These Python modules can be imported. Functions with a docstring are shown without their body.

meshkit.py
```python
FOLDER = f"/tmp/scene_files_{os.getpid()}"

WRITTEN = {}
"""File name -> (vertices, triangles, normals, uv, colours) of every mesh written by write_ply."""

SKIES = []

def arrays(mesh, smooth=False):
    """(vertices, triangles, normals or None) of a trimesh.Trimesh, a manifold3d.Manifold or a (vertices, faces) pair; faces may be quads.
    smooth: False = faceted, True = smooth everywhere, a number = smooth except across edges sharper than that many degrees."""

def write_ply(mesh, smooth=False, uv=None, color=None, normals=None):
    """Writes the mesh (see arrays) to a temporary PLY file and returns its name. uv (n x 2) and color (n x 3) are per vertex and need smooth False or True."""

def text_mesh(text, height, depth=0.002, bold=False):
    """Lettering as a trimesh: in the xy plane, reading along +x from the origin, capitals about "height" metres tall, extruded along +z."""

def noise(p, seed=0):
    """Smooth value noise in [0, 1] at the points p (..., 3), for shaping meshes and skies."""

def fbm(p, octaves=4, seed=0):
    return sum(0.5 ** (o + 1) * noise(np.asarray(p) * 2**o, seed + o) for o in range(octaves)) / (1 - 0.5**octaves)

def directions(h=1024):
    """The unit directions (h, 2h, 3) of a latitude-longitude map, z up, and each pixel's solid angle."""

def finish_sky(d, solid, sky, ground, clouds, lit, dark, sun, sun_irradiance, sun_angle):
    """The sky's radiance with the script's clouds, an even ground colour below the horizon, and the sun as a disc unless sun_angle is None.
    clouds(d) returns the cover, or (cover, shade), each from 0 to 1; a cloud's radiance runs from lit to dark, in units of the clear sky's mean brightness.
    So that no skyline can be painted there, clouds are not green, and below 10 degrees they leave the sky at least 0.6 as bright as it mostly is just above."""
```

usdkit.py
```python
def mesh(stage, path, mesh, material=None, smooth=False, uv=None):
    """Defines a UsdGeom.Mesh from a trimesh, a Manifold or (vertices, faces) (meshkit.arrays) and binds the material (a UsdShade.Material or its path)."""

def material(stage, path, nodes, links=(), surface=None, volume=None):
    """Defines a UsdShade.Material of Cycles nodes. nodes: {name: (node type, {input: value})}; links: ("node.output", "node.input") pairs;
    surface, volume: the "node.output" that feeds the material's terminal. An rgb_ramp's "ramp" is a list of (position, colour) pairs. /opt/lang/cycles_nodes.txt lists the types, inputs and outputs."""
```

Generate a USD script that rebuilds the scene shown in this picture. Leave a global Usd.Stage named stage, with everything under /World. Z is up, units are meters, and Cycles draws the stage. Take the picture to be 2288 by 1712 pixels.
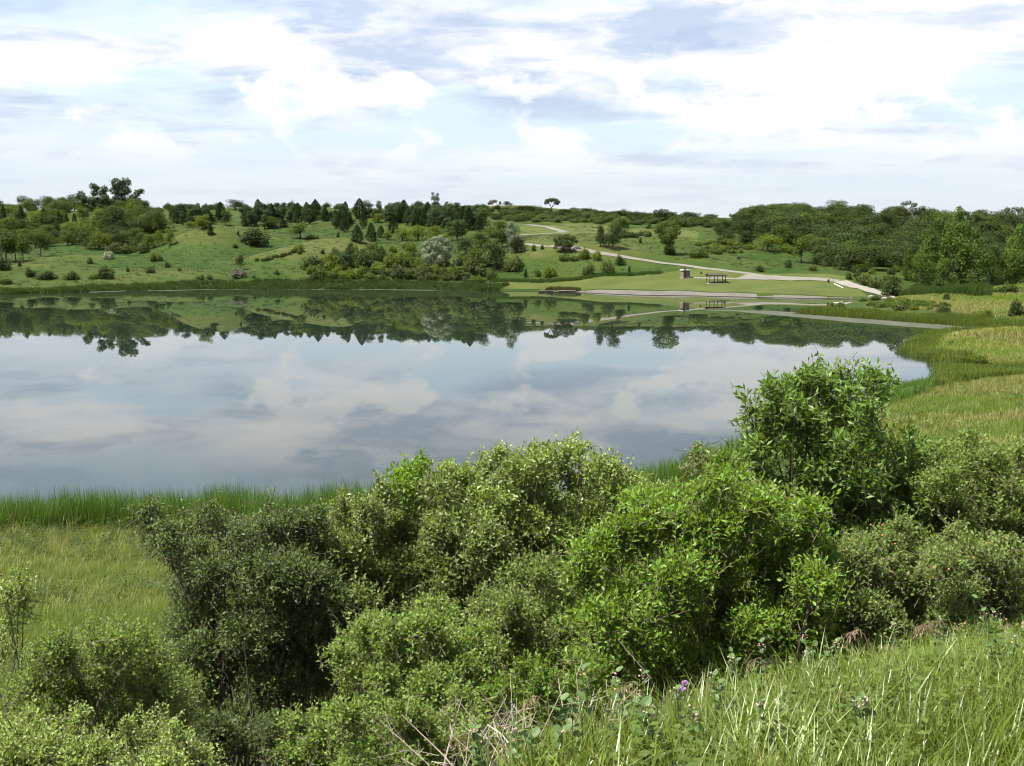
import math
import numpy as np
import trimesh
from scipy.interpolate import RBFInterpolator
from scipy.spatial import cKDTree
import shapely
from shapely.geometry import Polygon, LineString
from pxr import Usd, UsdGeom, UsdLux, UsdShade, Gf, Sdf, Vt
import usdkit
import meshkit

stage = Usd.Stage.CreateInMemory()
UsdGeom.SetStageUpAxis(stage, "Z")
UsdGeom.SetStageMetersPerUnit(stage, 1.0)
UsdGeom.Xform.Define(stage, "/World")
stage.SetDefaultPrim(stage.GetPrimAtPath("/World"))
UsdGeom.Scope.Define(stage, "/World/Looks")
PI = math.pi

# ------------------------------------------------------------------ camera
W0, H0, FPX, HOR, CAMZ = 2288.0, 1712.0, 2454.0, 550.0, 14.0
PITCH = math.atan((H0 / 2 - HOR) / FPX)
cam = UsdGeom.Camera.Define(stage, "/World/camera")
cam.AddTranslateOp().Set(Gf.Vec3d(0, 0, CAMZ))
cam.AddRotateXOp().Set(90 - math.degrees(PITCH))
cam.CreateHorizontalApertureAttr(36.0)
cam.CreateVerticalApertureAttr(36.0 * H0 / W0)
cam.CreateFocalLengthAttr(36.0 * FPX / W0)
cam.CreateClippingRangeAttr(Gf.Vec2f(0.05, 20000))
cam.CreateExposureAttr(1.8)

# ------------------------------------------------------------------ sun and sky
SUN = np.array([-0.50, -0.22, 1.05]); SUN /= np.linalg.norm(SUN)
SUN_EL, SUN_ROT = math.asin(SUN[2]), math.atan2(SUN[0], SUN[1])
sun = UsdLux.DistantLight.Define(stage, "/World/sun")
sun.CreateIntensityAttr(1.25)
sun.CreateAngleAttr(0.5)
sun.CreateNormalizeAttr(True)
sun.CreateColorAttr(Gf.Vec3f(1.0, 0.95, 0.86))
sun.AddTransformOp().Set(Gf.Matrix4d().SetRotate(Gf.Rotation(Gf.Vec3d(0, 0, 1), Gf.Vec3d(*map(float, SUN)))))


def ray(px, py):
    u, v = (px - W0 / 2) / FPX, (H0 / 2 - py) / FPX
    c, s = math.cos(PITCH), math.sin(PITCH)
    return np.array([u + 0 * v, c + v * s, -s + v * c])


def at_d(px, py, D):
    d = ray(px, py)
    return np.array([0, 0, CAMZ]) + d * (D / d[1])


def at_z(px, py, z=0.0):
    d = ray(px, py)
    return np.array([0, 0, CAMZ]) + d * ((z - CAMZ) / d[2])


CZ0 = 0.11          # flattening of the cloud layer towards the horizon


def cloud_xy(px, py):
    d = ray(px, py); d = d / np.linalg.norm(d)
    return d[0] / (d[2] + CZ0), d[1] / (d[2] + CZ0)


SKY_STRENGTH = 0.1
CK = 10.0           # 1 / strength: cloud colours below are radiances
sn = {
    "tc": ("texture_coordinate", {}),
    "sep": ("separate_xyz", {}),
    "zp": ("math", {"math_type": "maximum", "value2": 0.0}),
    "zc": ("math", {"math_type": "add", "value2": CZ0}),
    "dx": ("math", {"math_type": "divide"}),
    "dy": ("math", {"math_type": "divide"}),
    "P": ("combine_xyz", {"z": 0.0}),
    "m1": ("mapping", {"mapping_type": "point", "location": (3.1, 1.7, 0.0), "scale": (0.62, 0.80, 1.0)}),
    "n1": ("noise_texture", {"scale": 1.0, "detail": 9.0, "roughness": 0.56, "distortion": 0.35}),
    "m2": ("mapping", {"mapping_type": "point", "location": (7.3, 4.1, 3.0), "scale": (1.1, 1.3, 1.0)}),
    "n2": ("noise_texture", {"scale": 1.0, "detail": 7.0, "roughness": 0.55, "distortion": 0.5}),
    "m3": ("mapping", {"mapping_type": "point", "location": (0.2, 0.0, 0.35), "scale": (10.0, 10.0, 19.0)}),
    "n3": ("noise_texture", {"scale": 1.0, "detail": 7.0, "roughness": 0.55, "distortion": 0.1}),
    "m4": ("mapping", {"mapping_type": "point", "location": (1.3, 5.1, 2.0), "scale": (2.0, 2.3, 1.0)}),
    "n4": ("noise_texture", {"scale": 1.0, "detail": 9.0, "roughness": 0.58, "distortion": 0.4}),
    "sky": ("sky_texture", {"sky_type": "single_scattering", "sun_disc": False, "sun_elevation": SUN_EL, "sun_rotation": SUN_ROT,
                            "altitude": 300.0, "air_density": 1.0, "aerosol_density": 1.6, "ozone_density": 1.0}),
    "bg": ("background_shader", {"strength": SKY_STRENGTH}),
}
sl = [("tc.generated", "sep.vector"), ("sep.z", "zp.value1"), ("zp.value", "zc.value1"), ("sep.x", "dx.value1"), ("zc.value", "dx.value2"),
      ("sep.y", "dy.value1"), ("zc.value", "dy.value2"), ("dx.value", "P.x"), ("dy.value", "P.y"),
      ("P.vector", "m1.vector"), ("m1.vector", "n1.vector"), ("P.vector", "m2.vector"), ("m2.vector", "n2.vector"),
      ("P.vector", "m4.vector"), ("m4.vector", "n4.vector"), ("tc.generated", "m3.vector"), ("m3.vector", "n3.vector")]


sn["wn"] = ("noise_texture", {"scale": 1.5, "detail": 8.0, "roughness": 0.62})
sn["wk"] = ("vector_math", {"math_type": "multiply_add", "vector2": (1.5, 1.9, 0.0), "vector3": (-0.75, -0.95, 0.0)})
sn["P2"] = ("vector_math", {"math_type": "add"})
sl += [("P.vector", "wn.vector"), ("wn.color", "wk.vector1"), ("wk.vector", "P2.vector1"), ("P.vector", "P2.vector2")]


def blob(name, px, py, rx, ry, soft=True):
    """A soft elliptic region of the cloud layer: 1 in its middle, 0 outside; wobbled by noise."""
    cx, cy = cloud_xy(px, py)
    ex = abs(cloud_xy(px + rx, py)[0] - cx); ey = abs(cloud_xy(px, py - ry)[1] - cloud_xy(px, py + ry)[1]) / 2
    sn[name + "s"] = ("vector_math", {"math_type": "subtract", "vector2": (cx, cy, 0.0)})
    sn[name + "k"] = ("vector_math", {"math_type": "multiply", "vector2": (1 / ex, 1 / ey, 0.0)})
    sn[name + "l"] = ("vector_math", {"math_type": "length"})
    sn[name + "w"] = ("math", {"math_type": "multiply_add", "value2": -2.6})
    sn[name] = ("map_range", {"range_type": "smoothstep", "from_min": 0.25, "from_max": -1.0, "to_min": 0.0, "to_max": 0.85, "clamp": True})
    # value = length - 3.2*noise ; noise ~0.5
    sl.extend([("P2.vector", name + "s.vector1"), (name + "s.vector", name + "k.vector1"), (name + "k.vector", name + "l.vector1"),
               ("n1.fac", name + "w.value1"), (name + "l.value", name + "w.value3"), (name + "w.value", name + ".value")])
    return name + ".result"


def chain(kind, outs, name):
    cur = outs[0]
    for i, o in enumerate(outs[1:]):
        n = f"{name}{i}"
        sn[n] = ("math", {"math_type": kind})
        sl.extend([(cur, n + ".value1"), (o, n + ".value2")])
        cur = n + ".value"
    return cur


dark = chain("maximum", [blob("da", 930, 115, 190, 70), blob("db", 1450, 95, 110, 55), blob("dc", 1480, 165, 140, 60), blob("dd", 2080, 50, 260, 45),
                         blob("de", 1440, 225, 110, 40), blob("df", 60, 235, 110, 45), blob("dg", 700, 20, 190, 35)], "dmax")
gap = chain("maximum", [blob("ga", 330, 190, 330, 40), blob("gb", 1640, 120, 120, 60), blob("gc", 520, 330, 420, 60), blob("gd", 1230, 300, 260, 45), blob("ge", 170, 15, 120, 25)], "gmax")
lit = chain("maximum", [blob("la", 600, 110, 330, 80), blob("lb", 1180, 150, 200, 90), blob("lc", 1950, 170, 330, 90), blob("ld", 1650, 30, 140, 40), blob("le", 60, 130, 200, 45)], "lmax")
sn.update({
    "cv0": ("math", {"math_type": "multiply_add", "value2": 0.08}),
    "cv1": ("math", {"math_type": "multiply_add", "value2": -0.11}),
    "cv2": ("math", {"math_type": "multiply_add", "value2": 0.45}), "cv3": ("math", {"math_type": "subtract", "value2": 0.188}),
    "sh1": ("math", {"math_type": "multiply_add", "value2": 1.1}), "sh2": ("math", {"math_type": "subtract", "value2": 0.55}),
    "dk": ("math", {"math_type": "multiply"}), "dk1": ("map_range", {"range_type": "smoothstep", "from_min": 0.36, "from_max": 0.56, "to_min": 0.35, "to_max": 1.0, "clamp": True}),
    "cover": ("map_range", {"range_type": "smoothstep", "from_min": 0.37, "from_max": 0.66, "to_min": 0.0, "to_max": 1.0, "clamp": True}),
    "sh0": ("map_range", {"range_type": "smoothstep", "from_min": 0.34, "from_max": 0.74, "to_min": 0.0, "to_max": 0.95, "clamp": True}),
    "shade": ("math", {"math_type": "maximum"}),
    "cloudcol": ("mix_vector", {"a": tuple(CK * np.array((0.345, 0.346, 0.352))), "b": tuple(CK * np.array((0.152, 0.186, 0.250)))}),
    "bluecol": ("mix_vector", {"fac": 0.8, "b": tuple(CK * np.array((0.198, 0.240, 0.288)))}),
    "s1": ("mix_vector", {}),
    "covd": ("math", {"math_type": "maximum"}),
    # cumulus puffs low in the sky
    "pf": ("map_range", {"range_type": "smoothstep", "from_min": 0.495, "from_max": 0.585, "to_min": 0.0, "to_max": 0.85, "clamp": True}),
    "pm": ("map_range", {"range_type": "smoothstep", "from_min": 0.05, "from_max": 0.09, "to_min": 0.0, "to_max": 1.0, "clamp": True}),
    "pm2": ("map_range", {"range_type": "smoothstep", "from_min": 0.20, "from_max": 0.13, "to_min": 0.0, "to_max": 1.0, "clamp": True}),
    "pq": ("math", {"math_type": "multiply"}), "pq2": ("math", {"math_type": "multiply"}),
    "s2": ("mix_vector", {"b": tuple(CK * np.array((0.345, 0.345, 0.345)))}),
    "hz": ("map_range", {"range_type": "smoothstep", "from_min": 0.17, "from_max": 0.015, "to_min": 0.0, "to_max": 0.9, "clamp": True}),
    "s3": ("mix_vector", {"b": tuple(CK * np.array((0.225, 0.246, 0.262)))}),
})
sl += [("n1.fac", "cv0.value3"), (lit, "cv0.value1"), (gap, "cv1.value1"), ("cv0.value", "cv1.value3"), ("n4.fac", "cv2.value1"), ("cv1.value", "cv2.value3"), ("cv2.value", "cv3.value1"), ("cv3.value", "cover.value"), ("n4.fac", "sh1.value1"), ("n2.fac", "sh1.value3"), ("sh1.value", "sh2.value1"), ("n4.fac", "dk1.value"), (dark, "dk.value1"), ("dk1.result", "dk.value2"),
       ("sh2.value", "sh0.value"), ("sh0.result", "shade.value1"), ("dk.value", "shade.value2"), ("shade.value", "cloudcol.fac"),
       ("sky.color", "bluecol.a"), ("cover.result", "covd.value1"), (dark, "covd.value2"), ("covd.value", "s1.fac"), ("bluecol.result", "s1.a"), ("cloudcol.result", "s1.b"),
       ("n3.fac", "pf.value"), ("sep.z", "pm.value"), ("sep.z", "pm2.value"), ("pf.result", "pq.value1"), ("pm.result", "pq.value2"), ("pq.value", "pq2.value1"), ("pm2.result", "pq2.value2"),
       ("pq2.value", "s2.fac"), ("s1.result", "s2.a"), ("sep.z", "hz.value"), ("hz.result", "s3.fac"), ("s2.result", "s3.a"), ("s3.result", "bg.color")]
sky_mat = usdkit.material(stage, "/World/Looks/sky", sn, sl, surface="bg.background")
dome = UsdLux.DomeLight.Define(stage, "/World/sky")
UsdShade.MaterialBindingAPI.Apply(dome.GetPrim()).Bind(sky_mat)
dome.GetPrim().SetCustomDataByKey("kind", "structure")

# ------------------------------------------------------------------ helpers
used = {}


def numbered(name):
    n = used.get(name, 0); used[name] = n + 1
    return name if n == 0 else f"{name}_{n:03d}"


def tag(p, label=None, cat=None, group=None, kind=None):
    p = p.GetPrim() if hasattr(p, "GetPrim") else p
    for k, v in (("label", label), ("category", cat), ("group", group), ("kind", kind)):
        if v:
            p.SetCustomDataByKey(k, v)
    return p


def raw_mesh(path, V, F, mat):
    m = UsdGeom.Mesh.Define(stage, path)
    F = np.asarray(F, np.int32)
    m.CreatePointsAttr(Vt.Vec3fArray.FromNumpy(np.ascontiguousarray(V, np.float32)))
    m.CreateFaceVertexCountsAttr(Vt.IntArray.FromNumpy(np.full(len(F), F.shape[1], np.int32)))
    m.CreateFaceVertexIndicesAttr(Vt.IntArray.FromNumpy(F.ravel()))
    m.CreateSubdivisionSchemeAttr("none")
    UsdShade.MaterialBindingAPI.Apply(m.GetPrim()).Bind(M[mat])
    return m.GetPrim()


def part(parent, name, VF, mat, label=None, kind=None):
    """A part mesh below a prim; repeats are numbered."""
    path = str(parent.GetPath())
    k = used.get(path + "/" + name, 0); used[path + "/" + name] = k + 1
    full = f"{path}/{name}" + (f"_{k:03d}" if k else "")
    V, F = (VF.vertices, VF.faces) if hasattr(VF, "vertices") else VF
    p = raw_mesh(full, V, F, mat)
    return tag(p, label=label, kind=kind)


def top_mesh(name, VF, mat, label=None, cat=None, group=None, kind=None):
    V, F = (VF.vertices, VF.faces) if hasattr(VF, "vertices") else VF
    return tag(raw_mesh("/World/" + numbered(name), V, F, mat), label, cat, group, kind)


def thing(name, label, cat, loc=(0, 0, 0), rotz=0.0, scale=None, group=None):
    x = UsdGeom.Xform.Define(stage, "/World/" + numbered(name))
    x.AddTranslateOp().Set(Gf.Vec3d(*map(float, loc)))
    x.AddRotateZOp().Set(float(math.degrees(rotz)))
    if scale is not None:
        x.AddScaleOp().Set(Gf.Vec3f(*map(float, scale)))
    return tag(x.GetPrim(), label, cat, group)


def smooth_normals(prim):
    m = UsdGeom.Mesh(prim)
    v = np.array(m.GetPointsAttr().Get()); f = np.array(m.GetFaceVertexIndicesAttr().Get()).reshape(-1, m.GetFaceVertexCountsAttr().Get()[0])
    n = np.zeros_like(v); fn = np.cross(v[f[:, 1]] - v[f[:, 0]], v[f[:, -1]] - v[f[:, 0]])
    for k in range(f.shape[1]):
        np.add.at(n, f[:, k], fn)
    n /= np.maximum(np.linalg.norm(n, axis=1, keepdims=True), 1e-12)
    m.CreateNormalsAttr(Vt.Vec3fArray.FromNumpy(n.astype(np.float32))); m.SetNormalsInterpolation("vertex")


def joined(parts):
    V, F, n = [], [], 0
    for v, f in parts:
        V.append(np.asarray(v, float)); F.append(np.asarray(f) + n); n += len(v)
    return np.vstack(V), np.vstack(F)


def unit(v):
    return v / np.maximum(np.linalg.norm(v, axis=-1, keepdims=True), 1e-9)


def tube(pts, radii, k=5):
    """A tapered tube along a polyline (triangles)."""
    pts = np.asarray(pts, float); n = len(pts)
    radii = np.broadcast_to(radii, n)
    t = unit(np.gradient(pts, axis=0))
    ref = np.array([1.0, 0.1, 0.03]) if abs(t[0, 0]) < 0.8 else np.array([0.1, 1.0, 0.03])
    a = unit(np.cross(t, ref)); b = np.cross(t, a)
    ang = np.arange(k) * 2 * PI / k
    V = (pts[:, None] + radii[:, None, None] * (np.cos(ang)[None, :, None] * a[:, None] + np.sin(ang)[None, :, None] * b[:, None])).reshape(-1, 3)
    F = []
    for i in range(n - 1):
        for j in range(k):
            p, q = i * k + j, i * k + (j + 1) % k
            F += [(p, q, q + k), (p, q + k, p + k)]
    c = len(V); V = np.vstack([V, pts[-1:]])
    F += [((n - 1) * k + j, (n - 1) * k + (j + 1) % k, c) for j in range(k)]
    return V, np.array(F)


def sticks(A, B, r0, r1):
    """Many thin three-sided twigs at once."""
    A, B = np.asarray(A), np.asarray(B); n = len(A)
    t = unit(B - A); a = unit(np.cross(t, np.array([0.31, 0.2, 0.93]))); b = np.cross(t, a)
    V = []
    for P, r in ((A, r0), (B, r1)):
        for j in range(3):
            V.append(P + r * (math.cos(j * 2.094) * a + math.sin(j * 2.094) * b))
    V = np.stack(V, 1).reshape(-1, 3)
    f = np.array([(0, 1, 4), (0, 4, 3), (1, 2, 5), (1, 5, 4), (2, 0, 3), (2, 3, 5)])
    return V, (np.arange(n)[:, None, None] * 6 + f).reshape(-1, 3)


def box(x0, x1, y0, y1, z0, z1):
    m = trimesh.creation.box([x1 - x0, y1 - y0, z1 - z0]); m.apply_translation([(x0 + x1) / 2, (y0 + y1) / 2, (z0 + z1) / 2])
    return np.array(m.vertices), np.array(m.faces)


# ------------------------------------------------------------------ materials
M = {}


def leafmat(name, ramp, rough=0.45, trans=0.35, spec=0.5, tint=(1.35, 1.25, 0.5)):
    """Leaves: colour varies from leaf to leaf and from plant to plant."""
    M[name] = usdkit.material(stage, "/World/Looks/" + name, {
        "g": ("geometry", {}), "o": ("object_info", {}),
        "mx": ("math", {"math_type": "multiply_add", "value2": 0.62}),
        "oo": ("math", {"math_type": "multiply", "value2": 0.38}),
        "r": ("rgb_ramp", {"ramp": ramp}),
        "p": ("principled_bsdf", {"roughness": rough, "specular_ior_level": spec}),
        "tc": ("mix_color", {"blend_type": "multiply", "fac": 1.0, "b": tint, "use_clamp_result": False}),
        "t": ("translucent_bsdf", {}), "m": ("mix_closure", {"fac": trans})},
        [("g.random_per_island", "mx.value1"), ("o.random", "oo.value1"), ("oo.value", "mx.value3"), ("mx.value", "r.fac"), ("r.color", "p.base_color"),
         ("r.color", "tc.a"), ("tc.result", "t.color"), ("p.BSDF", "m.closure1"), ("t.BSDF", "m.closure2")], surface="m.closure")


def c(*v):
    return tuple(v)


def tones(r, g, b, lo=0.55, hi=1.5, warm=0.12):
    return [(0.0, (r * lo, g * lo, b * lo)), (0.5, (r, g, b)), (1.0, (r * hi * (1 + warm), g * hi, b * hi * (1 - warm)))]


leafmat("oak_leaves", tones(0.0396, 0.0650, 0.0117, 0.5, 1.6), 0.75, 0.3, 0.2)
leafmat("dark_leaves", tones(0.0306, 0.0544, 0.0094), 0.75, 0.3, 0.2)
leafmat("mid_leaves", tones(0.0549, 0.0910, 0.0121), 0.75, 0.35, 0.2)
leafmat("bright_leaves", tones(0.0889, 0.1302, 0.0126), 0.75, 0.38, 0.2)
leafmat("olive_leaves", tones(0.0583, 0.0819, 0.0186), 0.75, 0.32, 0.2)
leafmat("pine_needles", tones(0.0288, 0.0578, 0.0184, 0.6, 1.45), 0.8, 0.2, 0.2)
leafmat("silver_leaves", tones(0.1459, 0.1866, 0.1102, 0.6, 1.25, 0.0), 0.6, 0.2)
leafmat("cottonwood_leaves", tones(0.0684, 0.1229, 0.0164), 0.7, 0.38, 0.2)
leafmat("skyline_leaves", tones(0.0400, 0.0700, 0.0270), 0.75, 0.25, 0.2)
leafmat("brown_leaves", tones(0.06, 0.055, 0.035), 0.6, 0.2)
# near bushes
leafmat("grey_willow_leaves", tones(0.112, 0.180, 0.044, 0.5, 1.6, 0.05), 0.55, 0.42, 0.3)
leafmat("yellow_green_leaves", tones(0.170, 0.270, 0.046, 0.6, 1.4, 0.06), 0.55, 0.45, 0.3)
leafmat("pale_olive_leaves", tones(0.205, 0.300, 0.064, 0.55, 1.4, 0.05), 0.48, 0.42, 0.45)
leafmat("fresh_green_leaves", tones(0.135, 0.245, 0.020, 0.6, 1.4, 0.12), 0.48, 0.45, 0.35, (1.5, 1.3, 0.5))
leafmat("ash_leaves", tones(0.1438, 0.2537, 0.0400, 0.55, 1.4, 0.08), 0.5, 0.42, 0.3)
leafmat("rose_leaves", tones(0.145, 0.225, 0.044, 0.5, 1.5, 0.12), 0.55, 0.42, 0.3)
leafmat("snowberry_leaves", tones(0.088, 0.150, 0.046, 0.7, 1.3, 0.0), 0.55, 0.36, 0.3)
leafmat("grass_blades", [(0.0, (0.0514, 0.0800, 0.0055)), (0.4, (0.0972, 0.1389, 0.0091)), (0.75, (0.1485, 0.1767, 0.0146)), (0.92, (0.2741, 0.2272, 0.0326)), (1.0, (0.4342, 0.2692, 0.0617))], 0.4, 0.4, 0.5)
leafmat("meadow_blades", [(0.0, (0.0749, 0.1002, 0.0101)), (0.4, (0.1340, 0.1525, 0.0151)), (0.75, (0.2035, 0.1874, 0.0279)), (0.92, (0.2893, 0.2092, 0.0455)), (1.0, (0.3536, 0.2353, 0.0657))], 0.5, 0.35)
leafmat("dry_meadow_blades", [(0.0, (0.1013, 0.1076, 0.0215)), (0.5, (0.1714, 0.1543, 0.0367)), (1.0, (0.2806, 0.2081, 0.0796))], 0.6, 0.3)
leafmat("reed_blades", [(0.0, (0.0417, 0.0862, 0.0115)), (0.5, (0.0696, 0.1271, 0.0173)), (0.88, (0.1112, 0.1633, 0.0288)), (1.0, (0.2039, 0.1725, 0.0576))], 0.6, 0.35, 0.25)
leafmat("far_reed_blades", [(0.0, (0.0261, 0.0484, 0.0067)), (0.6, (0.0392, 0.0678, 0.0101)), (1.0, (0.0679, 0.0847, 0.0189))], 0.7, 0.3, 0.2)
leafmat("light_reed_blades", [(0.0, (0.0545, 0.0829, 0.0106)), (0.6, (0.0799, 0.1117, 0.0154)), (1.0, (0.1452, 0.1276, 0.0360))], 0.7, 0.35, 0.2)
leafmat("straw", [(0.0, (0.1400, 0.0952, 0.0496)), (0.5, (0.2520, 0.1768, 0.0992)), (1.0, (0.3500, 0.2584, 0.1674))], 0.7, 0.2, 0.3)


leafmat("seed_chaff", [(0.0, (0.2125, 0.1560, 0.1105)), (0.5, (0.3750, 0.2795, 0.2145)), (1.0, (0.5250, 0.4290, 0.3510))], 0.7, 0.3, 0.2)


def plain(name, col, rough=0.8, var=0.3, scale=6.0, bump=0.0, spec=0.3, metallic=0.0):
    col = np.array(col)
    nodes = {"g": ("texture_coordinate", {}), "n": ("noise_texture", {"scale": scale, "detail": 6.0, "roughness": 0.6}),
             "r": ("rgb_ramp", {"ramp": [(0.25, tuple(col * (1 - var))), (0.75, tuple(col * (1 + var)))]}),
             "p": ("principled_bsdf", {"roughness": rough, "specular_ior_level": spec, "metallic": metallic})}
    links = [("g.object", "n.vector"), ("n.fac", "r.fac"), ("r.color", "p.base_color")]
    if bump:
        nodes["b"] = ("bump", {"strength": 0.6, "distance": bump}); links += [("n.fac", "b.height"), ("b.normal", "p.normal")]
    M[name] = usdkit.material(stage, "/World/Looks/" + name, nodes, links, surface="p.BSDF")


plain("bark", (0.10, 0.082, 0.062), 0.9, 0.4, 9.0, 0.02)
plain("dark_bark", (0.045, 0.036, 0.03), 0.9, 0.4, 9.0, 0.02)
plain("grey_twig", (0.24, 0.20, 0.165), 0.85, 0.35, 14.0)
plain("stem_bark", (0.075, 0.058, 0.042), 0.85, 0.4, 14.0)
plain("brown_boards", (0.13, 0.095, 0.075), 0.8, 0.25, 5.0)
plain("dark_brown_wood", (0.035, 0.026, 0.02), 0.75, 0.35, 5.0)
plain("pale_roof", (0.36, 0.36, 0.36), 0.6, 0.08, 3.0)
plain("black_pipe", (0.012, 0.012, 0.013), 0.5, 0.2, 3.0)
plain("concrete", (0.19, 0.18, 0.165), 0.9, 0.15, 3.0)
plain("weathered_wood", (0.17, 0.13, 0.105), 0.85, 0.35, 5.0)
plain("white_paint", (0.42, 0.41, 0.38), 0.6, 0.08, 3.0)
plain("stone", (0.15, 0.14, 0.125), 0.9, 0.3, 2.5, 0.05)
plain("thistle_pink", (0.36, 0.19, 0.40), 0.8, 0.25, 60.0)
plain("pink_buds", (0.34, 0.22, 0.19), 0.7, 0.25, 60.0)
plain("orange_berry", (0.50, 0.14, 0.05), 0.4, 0.3, 30.0)
plain("green_stem", (0.075, 0.125, 0.03), 0.7, 0.3, 20.0)
plain("pale_stem", (0.42, 0.40, 0.30), 0.6, 0.2, 20.0)

# ground: patchy prairie grass
M["ground"] = usdkit.material(stage, "/World/Looks/ground", {
    "g": ("geometry", {}),
    "n1": ("noise_texture", {"scale": 0.018, "detail": 5.0, "roughness": 0.6, "distortion": 0.6}),
    "n2": ("noise_texture", {"scale": 0.16, "detail": 8.0, "roughness": 0.68}),
    "n3": ("noise_texture", {"scale": 2.2, "detail": 8.0, "roughness": 0.66}),
    "a": ("math", {"math_type": "multiply_add", "value2": 0.5}),
    "a2": ("math", {"math_type": "multiply", "value2": 0.5}),
    "dry": ("attribute", {"attribute": "dry"}),
    "a3": ("math", {"math_type": "multiply_add", "value2": 0.34}), "a4": ("math", {"math_type": "subtract", "value2": 0.17}),
    "r": ("rgb_ramp", {"ramp": [(0.28, (0.011, 0.025, 0.0035)), (0.43, (0.018, 0.034, 0.005)), (0.55, (0.026, 0.041, 0.007)), (0.68, (0.040, 0.049, 0.012)), (0.82, (0.068, 0.063, 0.025))]}),
    "r3": ("rgb_ramp", {"ramp": [(0.28, (0.62, 0.68, 0.62)), (0.52, (0.97, 0.98, 0.94)), (0.75, (1.25, 1.2, 1.1))]}),
    "mul": ("mix_color", {"blend_type": "multiply", "fac": 1.0, "use_clamp_result": False}),
    "li": ("attribute", {"attribute": "litter"}), "lm": ("mix_color", {"b": (0.030, 0.024, 0.014)}),
    "b": ("bump", {"strength": 0.9, "distance": 0.25}),
    "p": ("principled_bsdf", {"roughness": 0.95, "specular_ior_level": 0.1})},
    [("li.fac", "lm.fac"), ("mul.result", "lm.a"), ("lm.result", "p.base_color"), ("g.position", "n1.vector"), ("g.position", "n2.vector"), ("g.position", "n3.vector"), ("n1.fac", "a.value1"), ("n2.fac", "a2.value1"), ("a2.value", "a.value3"),
     ("dry.fac", "a3.value1"), ("a.value", "a3.value3"), ("a3.value", "a4.value1"), ("a4.value", "r.fac"), ("n3.fac", "r3.fac"), ("r.color", "mul.a"), ("r3.color", "mul.b"), ("n3.fac", "b.height"), ("b.normal", "p.normal")], surface="p.BSDF")


def sheetmat(name, ramp, s1=0.08, s2=1.5, rough=0.95, bumpd=0.05):
    M[name] = usdkit.material(stage, "/World/Looks/" + name, {
        "g": ("geometry", {}), "n1": ("noise_texture", {"scale": s1, "detail": 5.0, "roughness": 0.6}), "n2": ("noise_texture", {"scale": s2, "detail": 6.0, "roughness": 0.7}),
        "a": ("math", {"math_type": "multiply_add", "value2": 0.6}), "a2": ("math", {"math_type": "multiply", "value2": 0.4}),
        "r": ("rgb_ramp", {"ramp": ramp}), "b": ("bump", {"strength": 0.6, "distance": bumpd}),
        "p": ("principled_bsdf", {"roughness": rough, "specular_ior_level": 0.15})},
        [("g.position", "n1.vector"), ("g.position", "n2.vector"), ("n1.fac", "a.value1"), ("n2.fac", "a2.value1"), ("a2.value", "a.value3"), ("a.value", "r.fac"), ("r.color", "p.base_color"),
         ("n2.fac", "b.height"), ("b.normal", "p.normal")], surface="p.BSDF")


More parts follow.
